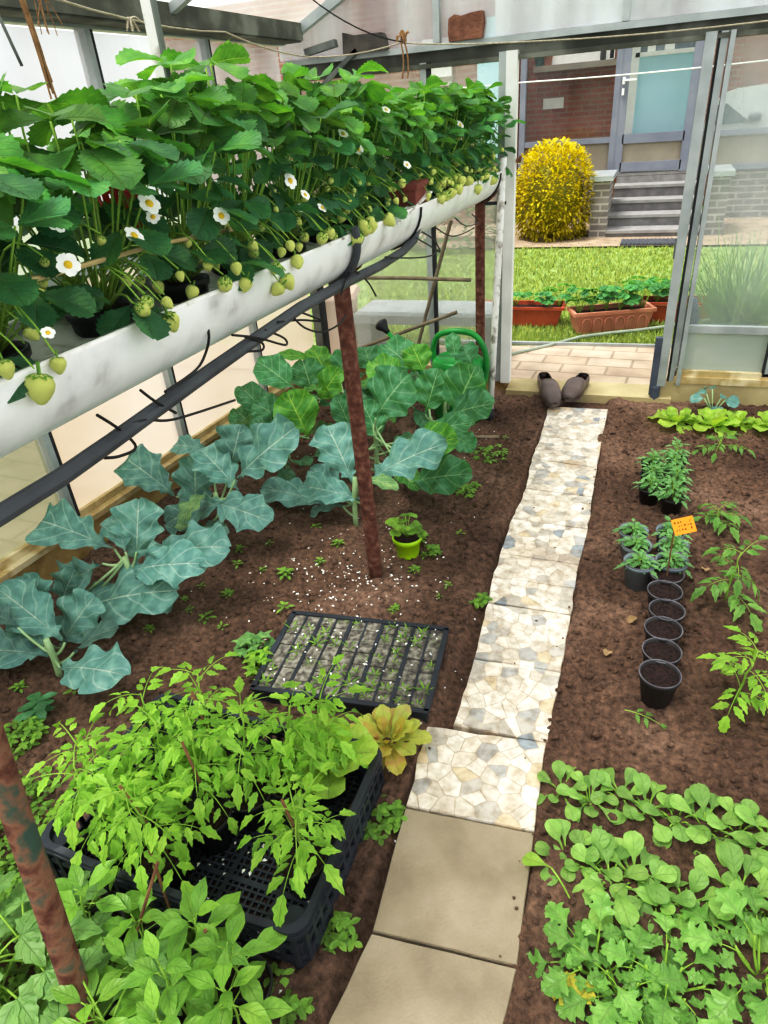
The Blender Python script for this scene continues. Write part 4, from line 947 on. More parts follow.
# odds and ends lying in the trough
p=AX(404,205,TX+.05); t=thing('clay_box','brown clay box lying in the trough behind the rim','box',(TX+.062,p.y,ZT(p.y)-.012),.1); mb=MB(); mb.box((0,0,.035),(.09,.17,.07),taper=.9); mb.build('box_body',M_clay,t); mb=MB(); mb.box((0,0,.072),(.10,.18,.014)); mb.build('rim',M_clay,t)
a=AX(393,224,TX+TR-.01); b=AX(428,197,TX+TR-.02); mb=MB(); mb.bar(a,b+V((0,0,.015)),.03,.006); tag(mb.build('plastic_strip',M_flake),'dirty white plastic strip lying along the trough rim by the clay box','strip')
p=AX(117,206,TX-.115); t=thing('plastic_basket','red plastic basket showing between the strawberry leaves','basket',(p.x,p.y,p.z-.05)); t.scale=(.55,.55,.75); mb=MB()
for k in range(16): a=k*PI/8; mb.bar((.06*math.cos(a),.06*math.sin(a),0),(.075*math.cos(a),.075*math.sin(a),.11),.012,.004)
for z,r in ((.005,.06),(.05,.068),(.105,.077)): mb.lathe([(r,z-.008),(r+.004,z-.008),(r+.004,z+.008),(r,z+.008),(r,z-.008)],n=20,close=False)
mb.build('basket_body',M_red,t)
a=AX(17,284,TX+.07); b=AX(250,226,TX+.06); mb=MB(); mb.tube([a,a.lerp(b,.5)+V((0,0,.006)),b],.004,.003,7); tag(mb.build('bamboo_cane',M_cane),'thin pale cane lying along the strawberry stems','cane')

# ================================================================== ROPES, BLOCKS ON THE BEAM
def rope(pts,r,m,name,lab,cat='rope',group=None):
    mb=MB(); mb.tube(pts,r,n=6); return tag(mb.build(name,m,None,True),lab,cat,group)
a=AX(40,-6,-1.55); b=AX(225,32,-1.68); c_=AY(310,57,3.5); d=AY(400,43,3.52); e=AY(520,42,3.55); f=AY(790,18,3.55)
rope(curve(a,b,-.02,5)+curve(b,c_,-.015,6)[1:]+curve(c_,d,-.015,6)[1:]+curve(d,e,-.006,5)[1:]+curve(e,f,-.01,8)[1:],.0032,M_rope,'line_rope','pale sagging rope strung along the eaves and the end beam')
a=AY(308,-4,3.3); b=AY(403,42,3.52); rope(curve(a,b,-.03,8),.003,M_wire,'wire','thin dark wire sagging from the roof to the rope knot','wire')
mb=MB(); p=AY(402,42,3.5)
for k in range(9): a=p+V((R.uniform(-.02,.02),R.uniform(-.01,.01),R.uniform(-.015,.02))); mb.tube(curve(a,a+V((R.uniform(-.03,.03),0,R.uniform(-.03,.03))),.015,4),.006,n=5)
for dx in (-.005,.012): mb.tube(curve(p+V((dx,0,0)),p+V((dx*1.6,0,-.14)),0,4,(.01,0,0)),.004,n=5)
tag(mb.build('rope_knot',M_jute),'jute knot with two dangling ends hanging on the end beam','knot')
a=AX(18,-12,-1.12); b=AX(47,74,-1.12); mb=MB()
for k in range(8): o=V((R.uniform(-.004,.004),R.uniform(-.005,.005),0)); mb.tube(curve(a+o,b+o*1.2+V((0,R.uniform(-.004,.004),R.uniform(-.05,.02))),0,5,(R.uniform(-.003,.003),R.uniform(-.003,.003),0)),.0028,.002,5)
tag(mb.build('jute_twine',M_jute),'brown frayed bundle of jute twine hanging at the upper left','twine')
a=AX(-4,10,-1.5); b=AX(22,66,-1.5); rope(curve(a,b,0,4),.004,M_aluD,'wire','grey taut wire at the top left beside the jute twine','wire')
p=AX(40,-2,-1.5); mb=MB()
for k in range(8): mb.tube(curve(p+V((0,R.uniform(-.02,.03),.02)),p+V((R.uniform(-.02,.02),R.uniform(-.03,.05),R.uniform(-.08,-.02))),.01,4),.0015,n=4)
tag(mb.build('twine_tuft',M_jute),'thin tuft of loose twine hanging from the eaves right of the jute bundle','twine')
p=AX(130,20,-1.6); mb=MB()
for k in range(10): mb.tube(curve(p,p+V((R.uniform(-.02,.02),R.uniform(-.03,.03),R.uniform(-.04,.02))),.01,4),.003,n=4)
tag(mb.build('rope_scrap',M_rope),'small pale scrap of rope knotted on the line beside the white post','rope')
a=AY(453,33,3.6); b=AY(480,15,3.6); t=thing('wood_block','rough brown wooden block standing on the end beam','block',((a.x+b.x)/2,3.625,1.658))
mb=MB(); poly=[(-.078,0),(-.082,.035),(-.078,.085),(-.05,.098),(-.02,.09),(.03,.098),(.075,.1),(.08,.06),(.07,0)]; mb.prism(poly,-.04,.03,Matrix(((1,0,0),(0,0,1),(0,1,0)))); mb.build('block',mat('brown_wood','#6f4a3a','#8c6450',scale=20,rough=.9,bump=.5),t)
a=AY(345,46,3.58); t=thing('dark_plank','charred dark plank end lying on the end beam at left','plank',(a.x,3.6,1.655)); mb=MB(); mb.prism([(-.01,0),(-.005,.085),(.05,.07),(.19,.068),(.2,.05),(.21,0)],-.03,.02,Matrix(((1,0,0),(0,0,1),(0,1,0)))); mb.build('plank',mat('charred_wood','#3c3a37','#5b5650',scale=14,rough=.9),t)
mb=MB(); a=AY(306,53,3.58); b=AY(336,43,3.58); mb.bar(a,b,.04,.03); tag(mb.build('wood_scrap',M_aluD),'short dark scrap of board beside the corner on the end beam','board')
a=AY(330,78,3.58); b=AY(357,50,3.58); mb=MB(); mb.bar(a+(a-b)*.3,b,.02,.02); tag(mb.build('brace',M_aluD),'short dark diagonal brace under the end beam','brace')

# ================================================================== LEFT BED: BROCCOLI AND CABBAGES
EYE=V((0,0,H))
def brassica(label,cat,name,foot,leaves,m,stemz,prof,lob,stm,fill=0,fm2=None,fr=.2):
    """leaves: blade base and tip (seen positions), distance y of base, forward lean of tip, width seen"""
    t=thing(name,label,cat,(foot.x,foot.y,soil_h(foot.x,foot.y)-.01)); o=V(t.location)
    fm,sm=MB(),MB(); top=V((R.uniform(-.02,.02),R.uniform(-.02,.02),stemz))
    sm.tube(curve((0,0,-.01),top,0,4,(R.uniform(-.02,.02),0,0)),.011,.009,9)
    for L_ in leaves:
        bx,by,tx,ty,y,dy,wpx=L_[:7]; mi=L_[7] if len(L_)>7 else 0
        b=AY(bx,by,y)-o; e=AY(tx,ty,y+dy)-o; d=e-b; L=d.length*1.04
        to=(EYE-(b+e)/2-o).normalized(); W=wpx*(EYE-o-b).length/FPX*(1.1 if lob else .98)
        n=(to*.85+UP*.55+V((R.uniform(-.15,.15),R.uniform(-.1,.1),0))).normalized()
        q=b-d.normalized()*.012
        s0=top*R.uniform(.45,1.0); sm.tube(curve(s0,q,-.012,5),.0055,.0042,6)
        leaf(fm,b-d.normalized()*.004,(d.normalized()+n*.22).normalized(),n,L,W,prof,24,4,R.uniform(.35,.7),.14,wave=.085,wf=R.uniform(2.4,3.8),c=tint(.85,1.12,.05) if mi==0 else (1.35,1.2,.45),lobes=lob)
    for k in range(fill):
        az=R.random()*6.28; z=stemz*R.uniform(.35,1.15); b=V((math.cos(az)*fr*R.uniform(.2,.7),math.sin(az)*fr*R.uniform(.2,.7),z)); sm.tube(curve(top*R.uniform(.2,.9),b,-.01,4),.005,.004,6)
        c=tint(.5,.95,.1); 
        if R.random()<.3: c=(c[0]*1.35,c[1]*1.2,c[2]*.6)
        leaf(fm,b,polar(az+R.uniform(-.5,.5),R.uniform(-.1,.9)),UP,R.uniform(.12,.18),R.uniform(.08,.12),prof,14,4,R.uniform(.5,1.1),.18,wave=.08,wf=2.4,c=c,lobes=lob)
    for b_ in (fm,sm): b_.v=[(max(x,WL(y+o.y)+.02-o.x),y,z) for x,y,z in b_.v]      # leaves press against the glass, never through it
    fm.build('foliage',m,t,True); sm.build('stem',stm,t,True); return t
bro=lambda lab,foot,lv,sz,fill=3: brassica(lab,'broccoli plant','broccoli_plant',foot,lv,M_broc,sz,S_BROC,3,M_stemp,fill,fr=.14)
bro('blue-green broccoli plant at the left edge, nearest the camera',G(58,673),[(62,640,-2,588,1.10,.03,44),(48,655,-25,650,1.06,-.04,40),(62,645,88,598,1.14,.08,40),(62,668,114,668,1.04,-.06,40),(40,625,22,577,1.14,.06,36),(30,640,-30,610,1.16,.06,36)],.16)
bro('blue-green broccoli plant with wide lobed leaves, second from the camera',G(143,607),[(112,548,24,514,1.46,.02,44),(76,612,153,580,1.32,-.0,48),(137,562,137,500,1.46,.09,42),(128,572,190,556,1.40,-.02,38),(139,612,106,650,1.36,-.10,38),(155,552,224,545,1.48,-.0,42),(100,565,55,590,1.38,-.05,40),(60,606,72,572,1.30,.03,26)],.2)
bro('blue-green broccoli plant by the cream panes, third from the camera',G(222,533),[(174,495,120,455,1.92,.02,40),(195,512,195,458,1.92,.09,36),(228,500,165,522,1.84,-.05,34),(212,502,268,520,1.84,-.05,36),(237,478,292,428,1.95,.07,46),(238,490,200,448,1.95,.06,36),(208,450,172,444,2.05,.04,22),(230,470,240,425,2.02,.08,36)],.2)
bro('blue-green broccoli plant directly left of the rusty post',G(356,525),[(335,505,260,486,2.12,.02,28),(362,500,300,484,2.08,-.02,30),(352,482,328,424,2.14,.08,44),(372,478,440,440,2.15,.03,40),(345,500,310,470,2.2,.06,32)],.22,2)
kal=lambda lab,foot,lv,sz,fill=8: brassica(lab,'cabbage plant','cabbage_plant',foot,lv,M_kale,sz,S_KALE,0,M_stemp,fill,fr=.24)
kal('leafy green cabbage plant nearest the left panes in the lush clump',V((-1.42,2.40,0)),[(308,436,288,394,2.35,-.02,46,1),(294,388,258,362,2.5,.02,36),(290,424,254,402,2.4,-.02,36),(288,455,256,418,2.3,0,40),(262,440,236,408,2.5,.05,34),(272,420,240,385,2.55,.06,30)],.26,9)
kal('leafy green cabbage plant behind the rusty post',V((-1.28,2.80,0)),[(312,392,303,360,2.75,.03,36),(320,400,338,370,2.7,.0,30,1),(310,358,279,355,2.9,-.02,12,1),(328,378,312,345,2.95,.05,26,1),(340,375,345,350,2.95,.05,26),(352,432,337,396,2.5,.02,26)],.3,10)
kal('cabbage plant with big leaves just right of the rusty post',V((-1.02,2.45,0)),[(377,416,404,374,2.4,.02,58),(408,452,450,436,2.32,-.06,42,1),(413,482,468,472,2.28,-.04,42),(402,388,372,360,2.6,.05,36,1),(380,440,362,402,2.45,.05,34),(428,432,468,420,2.42,-.02,26)],.28,9)
kal('cabbage plant with a large round leaf in front of the watering can',V((-.84,2.76,0)),[(454,416,474,368,2.66,-.02,50),(446,416,490,402,2.6,-.06,38),(426,412,437,372,2.72,.0,36),(450,434,474,447,2.55,-.06,24),(424,372,412,345,2.9,.04,30,1)],.2,3)
kal('cabbage plant at the back of the clump under the slanting stake',V((-1.16,3.12,0)),[(416,372,384,342,3.0,.02,38),(404,352,424,366,3.0,-.04,26,1),(372,372,364,345,3.05,.06,30),(392,365,402,340,3.1,.06,28)],.28,8)
kal('cabbage plant with one upright pointed leaf against the watering can',V((-.84,3.02,0)),[(456,360,451,332,3.0,.05,16),(472,364,462,344,3.02,.04,26),],.2,0)
# lime pot
lp=G(408,553); t=thing('potted_herb','lime green pot with a small leafy plant beside the rusty post','potted plant',(lp.x,lp.y,-.005))
mb=MB(); r=.053; h=.082; mb.lathe([(r*.74,0),(r*.76,.004),(r*.92,h*.76),(r,h*.77),(r*1.03,h),(r*.95,h),(r*.9,h*.8),(r*.7,.006)],n=28); mb.build('pot',M_lime,t,True)
mb=MB(); mb.lathe([(r*.92,h*.9),(r*.5,h*.94),(.001,h*.95)],n=18,close=False); mb.build('compost',M_comp,t,True)
fm,sm=MB(),MB()
for k in range(16):
    az=k*2.4; tp=V((math.cos(az)*R.uniform(.015,.06),math.sin(az)*R.uniform(.015,.05),h+R.uniform(.02,.075))); sm.tube(curve((0,0,h*.9),tp,.01),.0016,n=4)
    for q in (-1,0,1): leaf(fm,tp,polar(az+q,.1),UP,.028,.026,S_STRAW,6,2,.5,.15,teeth=.08,c=tint(.7,1.1,.3))
fm.build('foliage',M_weed,t); sm.build('stems',M_stem,t,True)

# ================================================================== SEED TRAY
c4=[G(262,690,.05),G(425,706,.05),G(448,630,.05),G(285,608,.05)]
ex=((c4[1]-c4[0])+(c4[2]-c4[3])).normalized(); TLx=((c4[1]-c4[0]).length+(c4[2]-c4[3]).length)/2; TLy=((c4[3]-c4[0]).length+(c4[2]-c4[1]).length)/2
ct=sum(c4,V((0,0,0)))/4; t=thing('seed_tray','wide black seed tray of tiny seedlings between the crate and rusty post','seed tray',(ct.x,ct.y,-.005),math.atan2(ex.y,ex.x))
nxc,nyc=10,7; mb=MB(); hz=.048
mb.box((0,0,.008),(TLx*.97,TLy*.97,.012))
for s in (-1,1): mb.box((0,s*TLy/2*.985,hz/2),(TLx,.008,hz)); mb.box((s*TLx/2*.985,0,hz/2),(.008,TLy,hz))
mb.box((0,TLy/2,hz),(TLx+.01,.016,.006)); mb.box((0,-TLy/2,hz),(TLx+.01,.016,.006)); mb.box((TLx/2,0,hz),(.016,TLy,.006)); mb.box((-TLx/2,0,hz),(.016,TLy,.006))
for i in range(1,nxc): mb.box((-TLx/2+TLx*i/nxc,0,hz-.006),(.011 if i%2==0 else .006,TLy*.97,.014))
for j in range(1,nyc): mb.box((0,-TLy/2+TLy*j/nyc,hz-.0115),(TLx*.97,.005,.012))
mb.build('tray',M_blk2,t)
mb=MB()
for i in range(nxc):
    for j in range(nyc):
        mb.box((-TLx/2+TLx*(i+.5)/nxc,-TLy/2+TLy*(j+.5)/nyc,hz-.008+R.uniform(-.003,.002)),(TLx/nxc*.88,TLy/nyc*.95,.012))
mb.build('compost',mat('crusted_compost','#55504a','#7d796f',scale=60,rough=.95,bump=.6,c3='#a39f94'),t)
sm_=MB(); 
for k in range(6): leaf(sm_,(0,0,0),polar(k*1.05,R.uniform(.35,1.2)),UP,R.uniform(.02,.03),.006,S_PEP,4,1,.4,.1,c=tint(.8,1.2,.2))
sm0=sm_.build('seedling',M_weed); sme=sm0.data; bpy.data.objects.remove(sm0)
for i in range(nxc):
    for j in range(nyc):
        if R.random()<.52 or j==nyc-1 and R.random()<.6:
            o=bpy.data.objects.new('seedling',sme); COL.objects.link(o); o.parent=t; o.location=(-TLx/2+TLx*(i+.5)/nxc+R.uniform(-.008,.008),-TLy/2+TLy*(j+.5)/nyc+R.uniform(-.008,.008),hz-.008); o.rotation_euler=(0,0,R.random()*6); o.scale=(R.uniform(.8,1.4),)*3
mb=MB()
for k in range(60): petal(V((R.uniform(-.48,.48)*TLx,R.uniform(-.48,.48)*TLy,hz+.001)),R.uniform(.003,.006))
mb.build('petals',M_petal,t)['kind']='stuff'

# ================================================================== CRATE WITH TOMATO POTS
CX0,CX1,CY0,CY1,CH=-1.075,-.445,.525,.975,.135
t=thing('plastic_crate','black slatted plastic crate holding the pots of young tomato plants','crate',((CX0+CX1)/2,(CY0+CY1)/2,0),0)
hw,hd=(CX1-CX0)/2,(CY1-CY0)/2
def rr(hx,hy,r,n=6):
    return [(sx*(hx-r)+r*math.cos(a),sy*(hy-r)+r*math.sin(a)) for sx,sy,a0 in ((1,1,0),(-1,1,PI/2),(-1,-1,PI),(1,-1,1.5*PI)) for a in [a0+PI/2*i/n for i in range(n+1)]]
def ring(mb,outer,inner,z0,z1,zf=None):
    n=len(outer); b=len(mb.v)
    for k in range(n):
        dz=zf(*outer[k]) if zf else 0
        for p,z in ((outer[k],z0),(outer[k],z1),(inner[k],z1),(inner[k],z0)): mb.vt((p[0],p[1],z+dz))
    for k in range(n):
        for j in range(4): mb.fc((b+4*k+j,b+4*((k+1)%n)+j,b+4*((k+1)%n)+(j+1)%4,b+4*k+(j+1)%4))
def dens(poly,m=5):
    o=[]
    for i in range(len(poly)):
        p,q=poly[i],poly[(i+1)%len(poly)]; L=math.hypot(q[0]-p[0],q[1]-p[1]); k=max(1,int(L/.02))
        o+=[(p[0]+(q[0]-p[0])*s/k,p[1]+(q[1]-p[1])*s/k) for s in range(k)]
    return o
O1=dens(rr(hw,hd,.035)); kx=(hw-.014)/hw; ky=(hd-.014)/hd
dip=lambda x,y: -.014*max(0,1-(x/.26)**2)**.7 if abs(y)>hd-.02 else 0
mb=MB(); ring(mb,O1,[(x*kx,y*ky) for x,y in O1],CH-.016,CH,dip); ring(mb,[(x*1.008,y*1.01) for x,y in O1],[(x*kx,y*ky) for x,y in O1],CH-.02,CH-.013,dip); mb.build('rim',M_blk2,t)
q1=lambda k:[(x*k,y*k) for x,y in O1]
mb=MB(); ring(mb,q1(.992),q1(.975),.075,.088); ring(mb,q1(.992),q1(.975),.030,.045); ring(mb,q1(.992),q1(.965),.0,.020); mb.build('side_bands',M_blk2,t)
mb=MB()
for s in (-1,1):
    for k in range(21):
        x=-hw*.93+2*hw*.93*k/20; mb.box((x,s*hd*.978,.062),(.010,.009,.118))
    for k in range(15):
        y=-hd*.9+2*hd*.9*k/14; mb.box((s*hw*.978,y,.062),(.009,.010,.118))
    for s2 in (-1,1): mb.lathe([(.026,0),(.026,.12)],c=(s*(hw-.034),s2*(hd-.034),0),n=14)
mb.build('side_slats',M_blk2,t)
mb=MB(); z=.016
for k in range(40): x=-hw*.96+2*hw*.96*k/39; mb.box((x,0,z),(.0045 if k%8 else .012,hd*1.92,.008))
for k in range(29): y=-hd*.96+2*hd*.96*k/28; mb.box((0,y,z+.001),(hw*1.92,.0045 if k%7 else .012,.008))
mb.build('floor_grid',M_blk2,t)
mb=MB(); 
for k in range(40): petal(V((R.uniform(-.2,.27),R.uniform(-.2,.05),z+.006)),R.uniform(.003,.007))
mb.build('petals',M_petal,t)['kind']='stuff'
def tpot(label,x,y,h,nl,s=1,stake=None,lean=(0,0),r=.052,ph=.095,group='potted tomato plants in the crate'):
    t=thing('potted_tomato',label,'potted plant',(x,y,.021),R.random()*6*0,group)
    pot_parts(t,r,ph,M_blk,M_dpot,.86); tomato_parts(t,h,ph*.86,nl+5,.058*s,lean,M_tom,stake,spread=.115*s); return t
pz=.11
def PX(px,py): p=G(px,py,pz); return p.x,p.y
TP=[((303,858),.24,9,'potted tomato in the front right corner of the crate','s',(.02,-.02)),
 ((208,815),.26,10,'potted tomato with a brown stem beside the empty grid of the crate','s',(-.03,.06)),
 ((250,792),.25,9,'potted tomato in the middle of the crate, right of the brown-stemmed one','',(0,.04)),
 ((290,780),.24,8,'potted tomato behind the front right one, near the crate side','',(.02,.03)),
 ((100,858),.25,10,'potted tomato in the front left corner of the crate','',(-.03,0)),
 ((162,852),.27,11,'potted tomato second along the front of the crate from the left','s',(0,-.03)),
 ((120,815),.26,10,'potted tomato behind the front left one in the crate','',(-.04,0)),
 ((170,800),.25,9,'potted tomato in the middle left of the crate','',(0,.03)),
 ((215,765),.27,9,'tall potted tomato at the back of the crate, centre','s',(-.02,.05)),
 ((165,770),.24,9,'potted tomato at the back left of the crate','',(-.03,.03)),
 ((318,770),.25,9,'potted tomato at the back right of the crate','',(.02,.03))]
for (q,h,nl,lab,s_,ln) in TP:
    x,y=PX(*q); x=min(max(x,CX0+.075),CX1-.075); y=min(max(y,CY0+.075),CY1-.07); tpot(lab,x,y,h*.92,nl,.92,(R.uniform(-.03,.03),R.uniform(-.03,.03),h*.9) if s_ else None,ln)
def lettuce(label,loc,m,n,L,prof,zc=.02,name='lettuce_head',pot=None,up=.7):
    t=thing(name,label,'lettuce',loc); fm=MB()
    for k in range(n):
        f=(k+.5)/n; az=k*2.4+R.uniform(-.3,.3); el=1.25-1.15*f*up/.7; l=L*(.65+.5*f)*R.uniform(.85,1.1); c=tint(.85,1.15,.15)
        if m is M_rlet and R.random()<.45: c=(1.1,.86,.8)
        leaf(fm,(math.cos(az)*.012,math.sin(az)*.012,zc),polar(az,el),polar(az,el-PI/2)*-1,l,l*(.72 if m is M_let else .5),prof,12,4,R.uniform(.5,1.2)*f+.1,.2,wave=.07,wf=2.6,c=c)
    fm.build('leaves',m,t,True)
    if pot: pot_parts(t,.05,.09,M_blk,None,.9)
    return t
x,y=PX(345,755); lettuce('bright yellow-green lettuce rising behind the tomatoes at the right rear of the crate',(CX1-.115,CY1-.065,.024),M_let,12,.105,S_LET,.085,pot=True,up=.45)
p=G(388,752); lettuce('bronze-tinged lettuce with pale spoon leaves between crate and seed tray',(p.x,p.y,.0),M_rlet,24,.098,S_RLET,.04,name='bronze_lettuce',up=.55)

# potted peppers in the lower left corner, one of each kind and then copies
def pepper_proto(h,nl,L):
    t=thing('potted_pepper','','potted plant'); pot_parts(t,.05,.09,M_blk,M_dpot,.85); fm,sm=MB(),MB(); k=5
    top=V((R.uniform(-.015,.015),R.uniform(-.015,.015),.08+h)); sm.tube(curve((0,0,.075),top,0,5,(R.uniform(-.01,.01),0,0)),.003,.002,6); az=R.random()*6
    for j in range(nl):
        f=j/(nl-1); az+=2.4; b=V((0,0,.08)).lerp(top,.35+.65*f); d=polar(az,.1+.8*f*f); e=b+d*.03*(1.2-f*.8); sm.tube([b,e],.0013,n=4)
        l=L*(1.05-.45*f)*R.uniform(.85,1.1); leaf(fm,e,d,UP+polar(az)*-.1,l,l*.5,S_PEP,9,2,R.uniform(.5,1.0),.22,c=tint(.75,1.2,.25),wave=.02)
    fm.build('foliage',M_pep,t,True); sm.build('stem',M_stem,t,True); return t
pp=[[pepper_proto(.15,12,.085),[False]],[pepper_proto(.12,11,.08),[False]],[pepper_proto(.17,13,.09),[False]]]
PP=[((95,905),'potted pepper plant just right of the leaning rusty post'),((150,915),'potted pepper plant at the front edge of the crate, second from the post'),((205,935),'potted pepper plant in front of the crate, second from its right corner'),((245,950),'potted pepper plant at the right end of the row, below the crate corner'),((135,965),'potted pepper plant in the second row, left'),((185,985),'potted pepper plant in the second row, middle'),((235,1000),'potted pepper plant in the second row, right, at the bottom edge'),((110,1010),'potted pepper plant at the bottom edge, left of the others'),((180,1035),'potted pepper plant cut by the bottom edge below the middle ones')]
for k,(q,lab) in enumerate(PP):
    p=G(q[0],q[1]+22,.09); pr=pp[k%3]; y_=min(p.y,CY0-.075)
    place(pr[0],pr[1],(p.x,y_,-.02),R.random()*6,lab,'potted plant','potted peppers by the crate',R.uniform(.9,1.05))
mb=MB()
for k,(a,b) in enumerate([((150,850),(170,910)),((205,930),(222,990)),((158,862),(128,960))]):
    a=G(a[0],a[1],.22); b=G(b[0],b[1],.08); 
    mb=MB(); mb.tube([a,b],.0035,.003,6); tag(mb.build('thin_stick',M_canebr),['thin brown stick standing among the peppers at the crate front','thin brown stick right among the peppers near the bottom','thin brown stick crossing the pepper leaves left of centre'][k],'stick')
# broad-leaved tomato or potato foliage at the very corner
M_pale=leafmat('pale_tomato_leaf','#82aa66','#a9c88e',alt='#95ba7a',side=.25,vn=4,trans=.28)
for cx,cy,lab in ((15,985,'broad-leaved pale green young tomato at the left edge, below the leaning rusty post'),(52,962,'broad-leaved pale green young tomato right at the foot of the leaning rusty post'),(130,1040,'broad-leaved pale green young tomato at the bottom edge, left of the peppers')):
    t=thing('young_tomato',lab,'tomato plant',tuple(G(cx,cy+25,.0).xy)+(-.01,)); fm,sm=MB(),MB(); o=V(t.location); sm.tube([V((0,0,0)),V((0,0,.16))],.004,.003,6)
    for k in range(10):
        az=k*2.4+R.random(); f=k/9; e=V((math.cos(az)*.10*R.uniform(.5,1.1),math.sin(az)*.10*R.uniform(.5,1.1),.10+.10*f)); sm.tube(curve((0,0,.05+.1*f),e,.015),.002,n=5)
        for w in (-1.1,0,1.1): leaf(fm,e,polar(az+w,.05),UP,R.uniform(.055,.08),R.uniform(.038,.052),S_TOM,8,2,.6,.15,teeth=.1,c=tint(.8,1.15,.05),wave=.02)
    fm.build('foliage',M_pale,t); sm.build('stem',M_stem,t,True)

# ================================================================== RIGHT BED
rimpx=[(660,674),(662,650),(663.5,628),(667,609),(665,590),(667,573)]
ep=[None]
for k,(px,py) in enumerate(rimpx):
    p=G(px,py,.082); lab='empty dark round pot of bare compost, %s in the row counted from the front'%ORD[k]
    if k==0:
        t=thing('plant_pot',lab,'pot',(p.x,p.y,-.012),0,'empty pots in a row'); pot_parts(t,.052,.095,M_dpot,M_rim,.9); ep[0]=t
    else: dup(ep[0],(p.x,p.y,-.012),k*1.3,lab,'pot','empty pots in a row',.96+.01*(k%3))
def marigold_parts(t,z,h,n,s):
    fm,sm=MB(),MB(); top=V((R.uniform(-.01,.01),R.uniform(-.01,.01),z+h)); sm.tube([V((0,0,z-.005)),top],.0025,.0015,5); az=R.random()*6
    for j in range(n):
        f=j/(n-1); az+=2.2; b=V((0,0,z)).lerp(top,.15+.85*f); compound(fm,sm,b,polar(az,.5+.6*f*f),.045*s*(1.1-.5*f),3 if f<.8 else 2,lf_mar,.032*s*(1.05-.3*f),R.uniform(.5,1.0),.001)
    fm.build('foliage',M_mar,t); sm.build('stem',M_stem,t,True)
gp=[]
for k,(mp,mr,h_) in enumerate([(M_gpot,M_rim,.075),(M_gpot,M_rim,.09)]):
    t=thing('potted_marigold','','potted plant'); pot_parts(t,.05,.105,mp,mr,.84); marigold_parts(t,.085,h_*.42,11,.98); gp.append([t,[False]])
GL=[((640,561),'front left slate grey pot with a feathery marigold seedling beside the empty pots'),((672,560),'front right slate grey pot with a marigold seedling behind the tag stick'),((637,543),'middle left slate grey pot in the block of grey marigold pots'),((674,544),'middle right slate grey pot in the block of grey marigold pots'),((634,529),'back left slate grey pot in the block of grey marigold pots'),((671,530),'back right slate grey pot directly behind the orange tag')]
for k,(q,lab) in enumerate(GL):
    p=G(q[0],q[1],.093); place(gp[k%2][0],gp[k%2][1],(p.x,p.y,-.012),R.random()*6,lab,'potted plant','grey pots of marigold seedlings',1.0 if k<2 else .97)
bp=[]
for k in range(2):
    t=thing('potted_seedling','','potted plant'); pot_parts(t,.042,.08,M_blk,M_dpot if k else None,.86); marigold_parts(t,.07,.035+.035*k,12,.92+.08*k); bp.append([t,[False]])
BL=[((650,487),0,'front left black pot with a pale seedling in the farther block of pots'),((651,474),0,'middle left black pot with a pale seedling in the farther block'),((652,462),0,'back left black pot with a pale seedling in the farther block'),((673,497),1,'front right black pot with a taller fresh green seedling, farther block'),((674,483),1,'second black pot in the right column of the farther block'),((675,470),1,'third black pot in the right column of the farther block'),((677,458),1,'last black pot with the tallest seedling, nearest the lettuces')]
for q,k,lab in BL:
    p=G(q[0],q[1],.07); place(bp[k][0],bp[k][1],(p.x,p.y,-.01),R.random()*6,lab,'potted plant','black pots of seedlings',1.0)
# orange tag on a stick
a=G(667,576,.075); b=V((a.x-.004,a.y-.008,.262)); t=thing('plant_tag','orange plant tag with dark scribbles on a thin stick','tag',(a.x,a.y,.07))
b=b-V(t.location); mb=MB(); mb.tube([V((0,0,0)),b+V((0,0,.005))],.0028,.0024,6); mb.build('stick',M_canebr,t)
nrm=(EYE-V(t.location)-b).normalized(); nrm=(nrm+V((0,0,.3))).normalized(); sx=UP.cross(nrm).normalized(); sy=nrm.cross(sx); M=Matrix((sx,sy,nrm)).transposed() @ Matrix.Rotation(.42,3,'Z')
cpos=b+M@V((.026,-.002,.004)); mb=MB(); mb.box(cpos,(.062,.05,.0025),M); tg=mb.build('card',M_yel,t)
mb=MB()
for j in range(3):
    for k in range(6):
        if R.random()<.8: mb.box(cpos+M@V((-.022+.0085*k+R.uniform(-.001,.001),.013-.012*j+R.uniform(-.001,.001),.0016)),(R.uniform(.002,.005),R.uniform(.004,.007),.0006),M@Matrix.Rotation(R.uniform(-.4,.4),3,'Z'))
mb.build('scribble',M_ink,tg)
# tomato seedlings planted out
def planted_tomato(label,p,h,nl,s,m,lean):
    t=thing('tomato_seedling',label,'tomato seedling',(p.x,p.y,soil_h(p.x,p.y)),0,'tomato seedlings planted in the right bed'); tomato_parts(t,h,0,nl,.055*s,lean,m,None,.10*s)
planted_tomato('light green tomato seedling planted right of the row of empty pots, nearest the camera',G(735,703),.19,10,1.1,M_tom,(.02,0))
planted_tomato('darker green tomato seedling planted level with the grey pots',G(724,602),.16,8,1.15,M_tomd,(.02,.04))
planted_tomato('small pale tomato seedling planted level with the orange tag',G(716,524),.07,7,1.05,M_tomd,(0,0))
planted_tomato('spreading tomato seedling planted nearest the lettuces',G(719,452),.05,5,1.1,M_tomd,(0,0))
fp=G(640,722); t=thing('fallen_sprig','cut leafy sprig lying on the soil in front of the nearest empty pot','sprig',(fp.x,fp.y,.008)); fm,sm=MB(),MB()
compound(fm,sm,(-.04,.02,.004),V((1,-.2,.25)),.09,2,lf_tom,.04,.6); fm.build('foliage',M_tomd,t); sm.build('stem',M_stem,t)
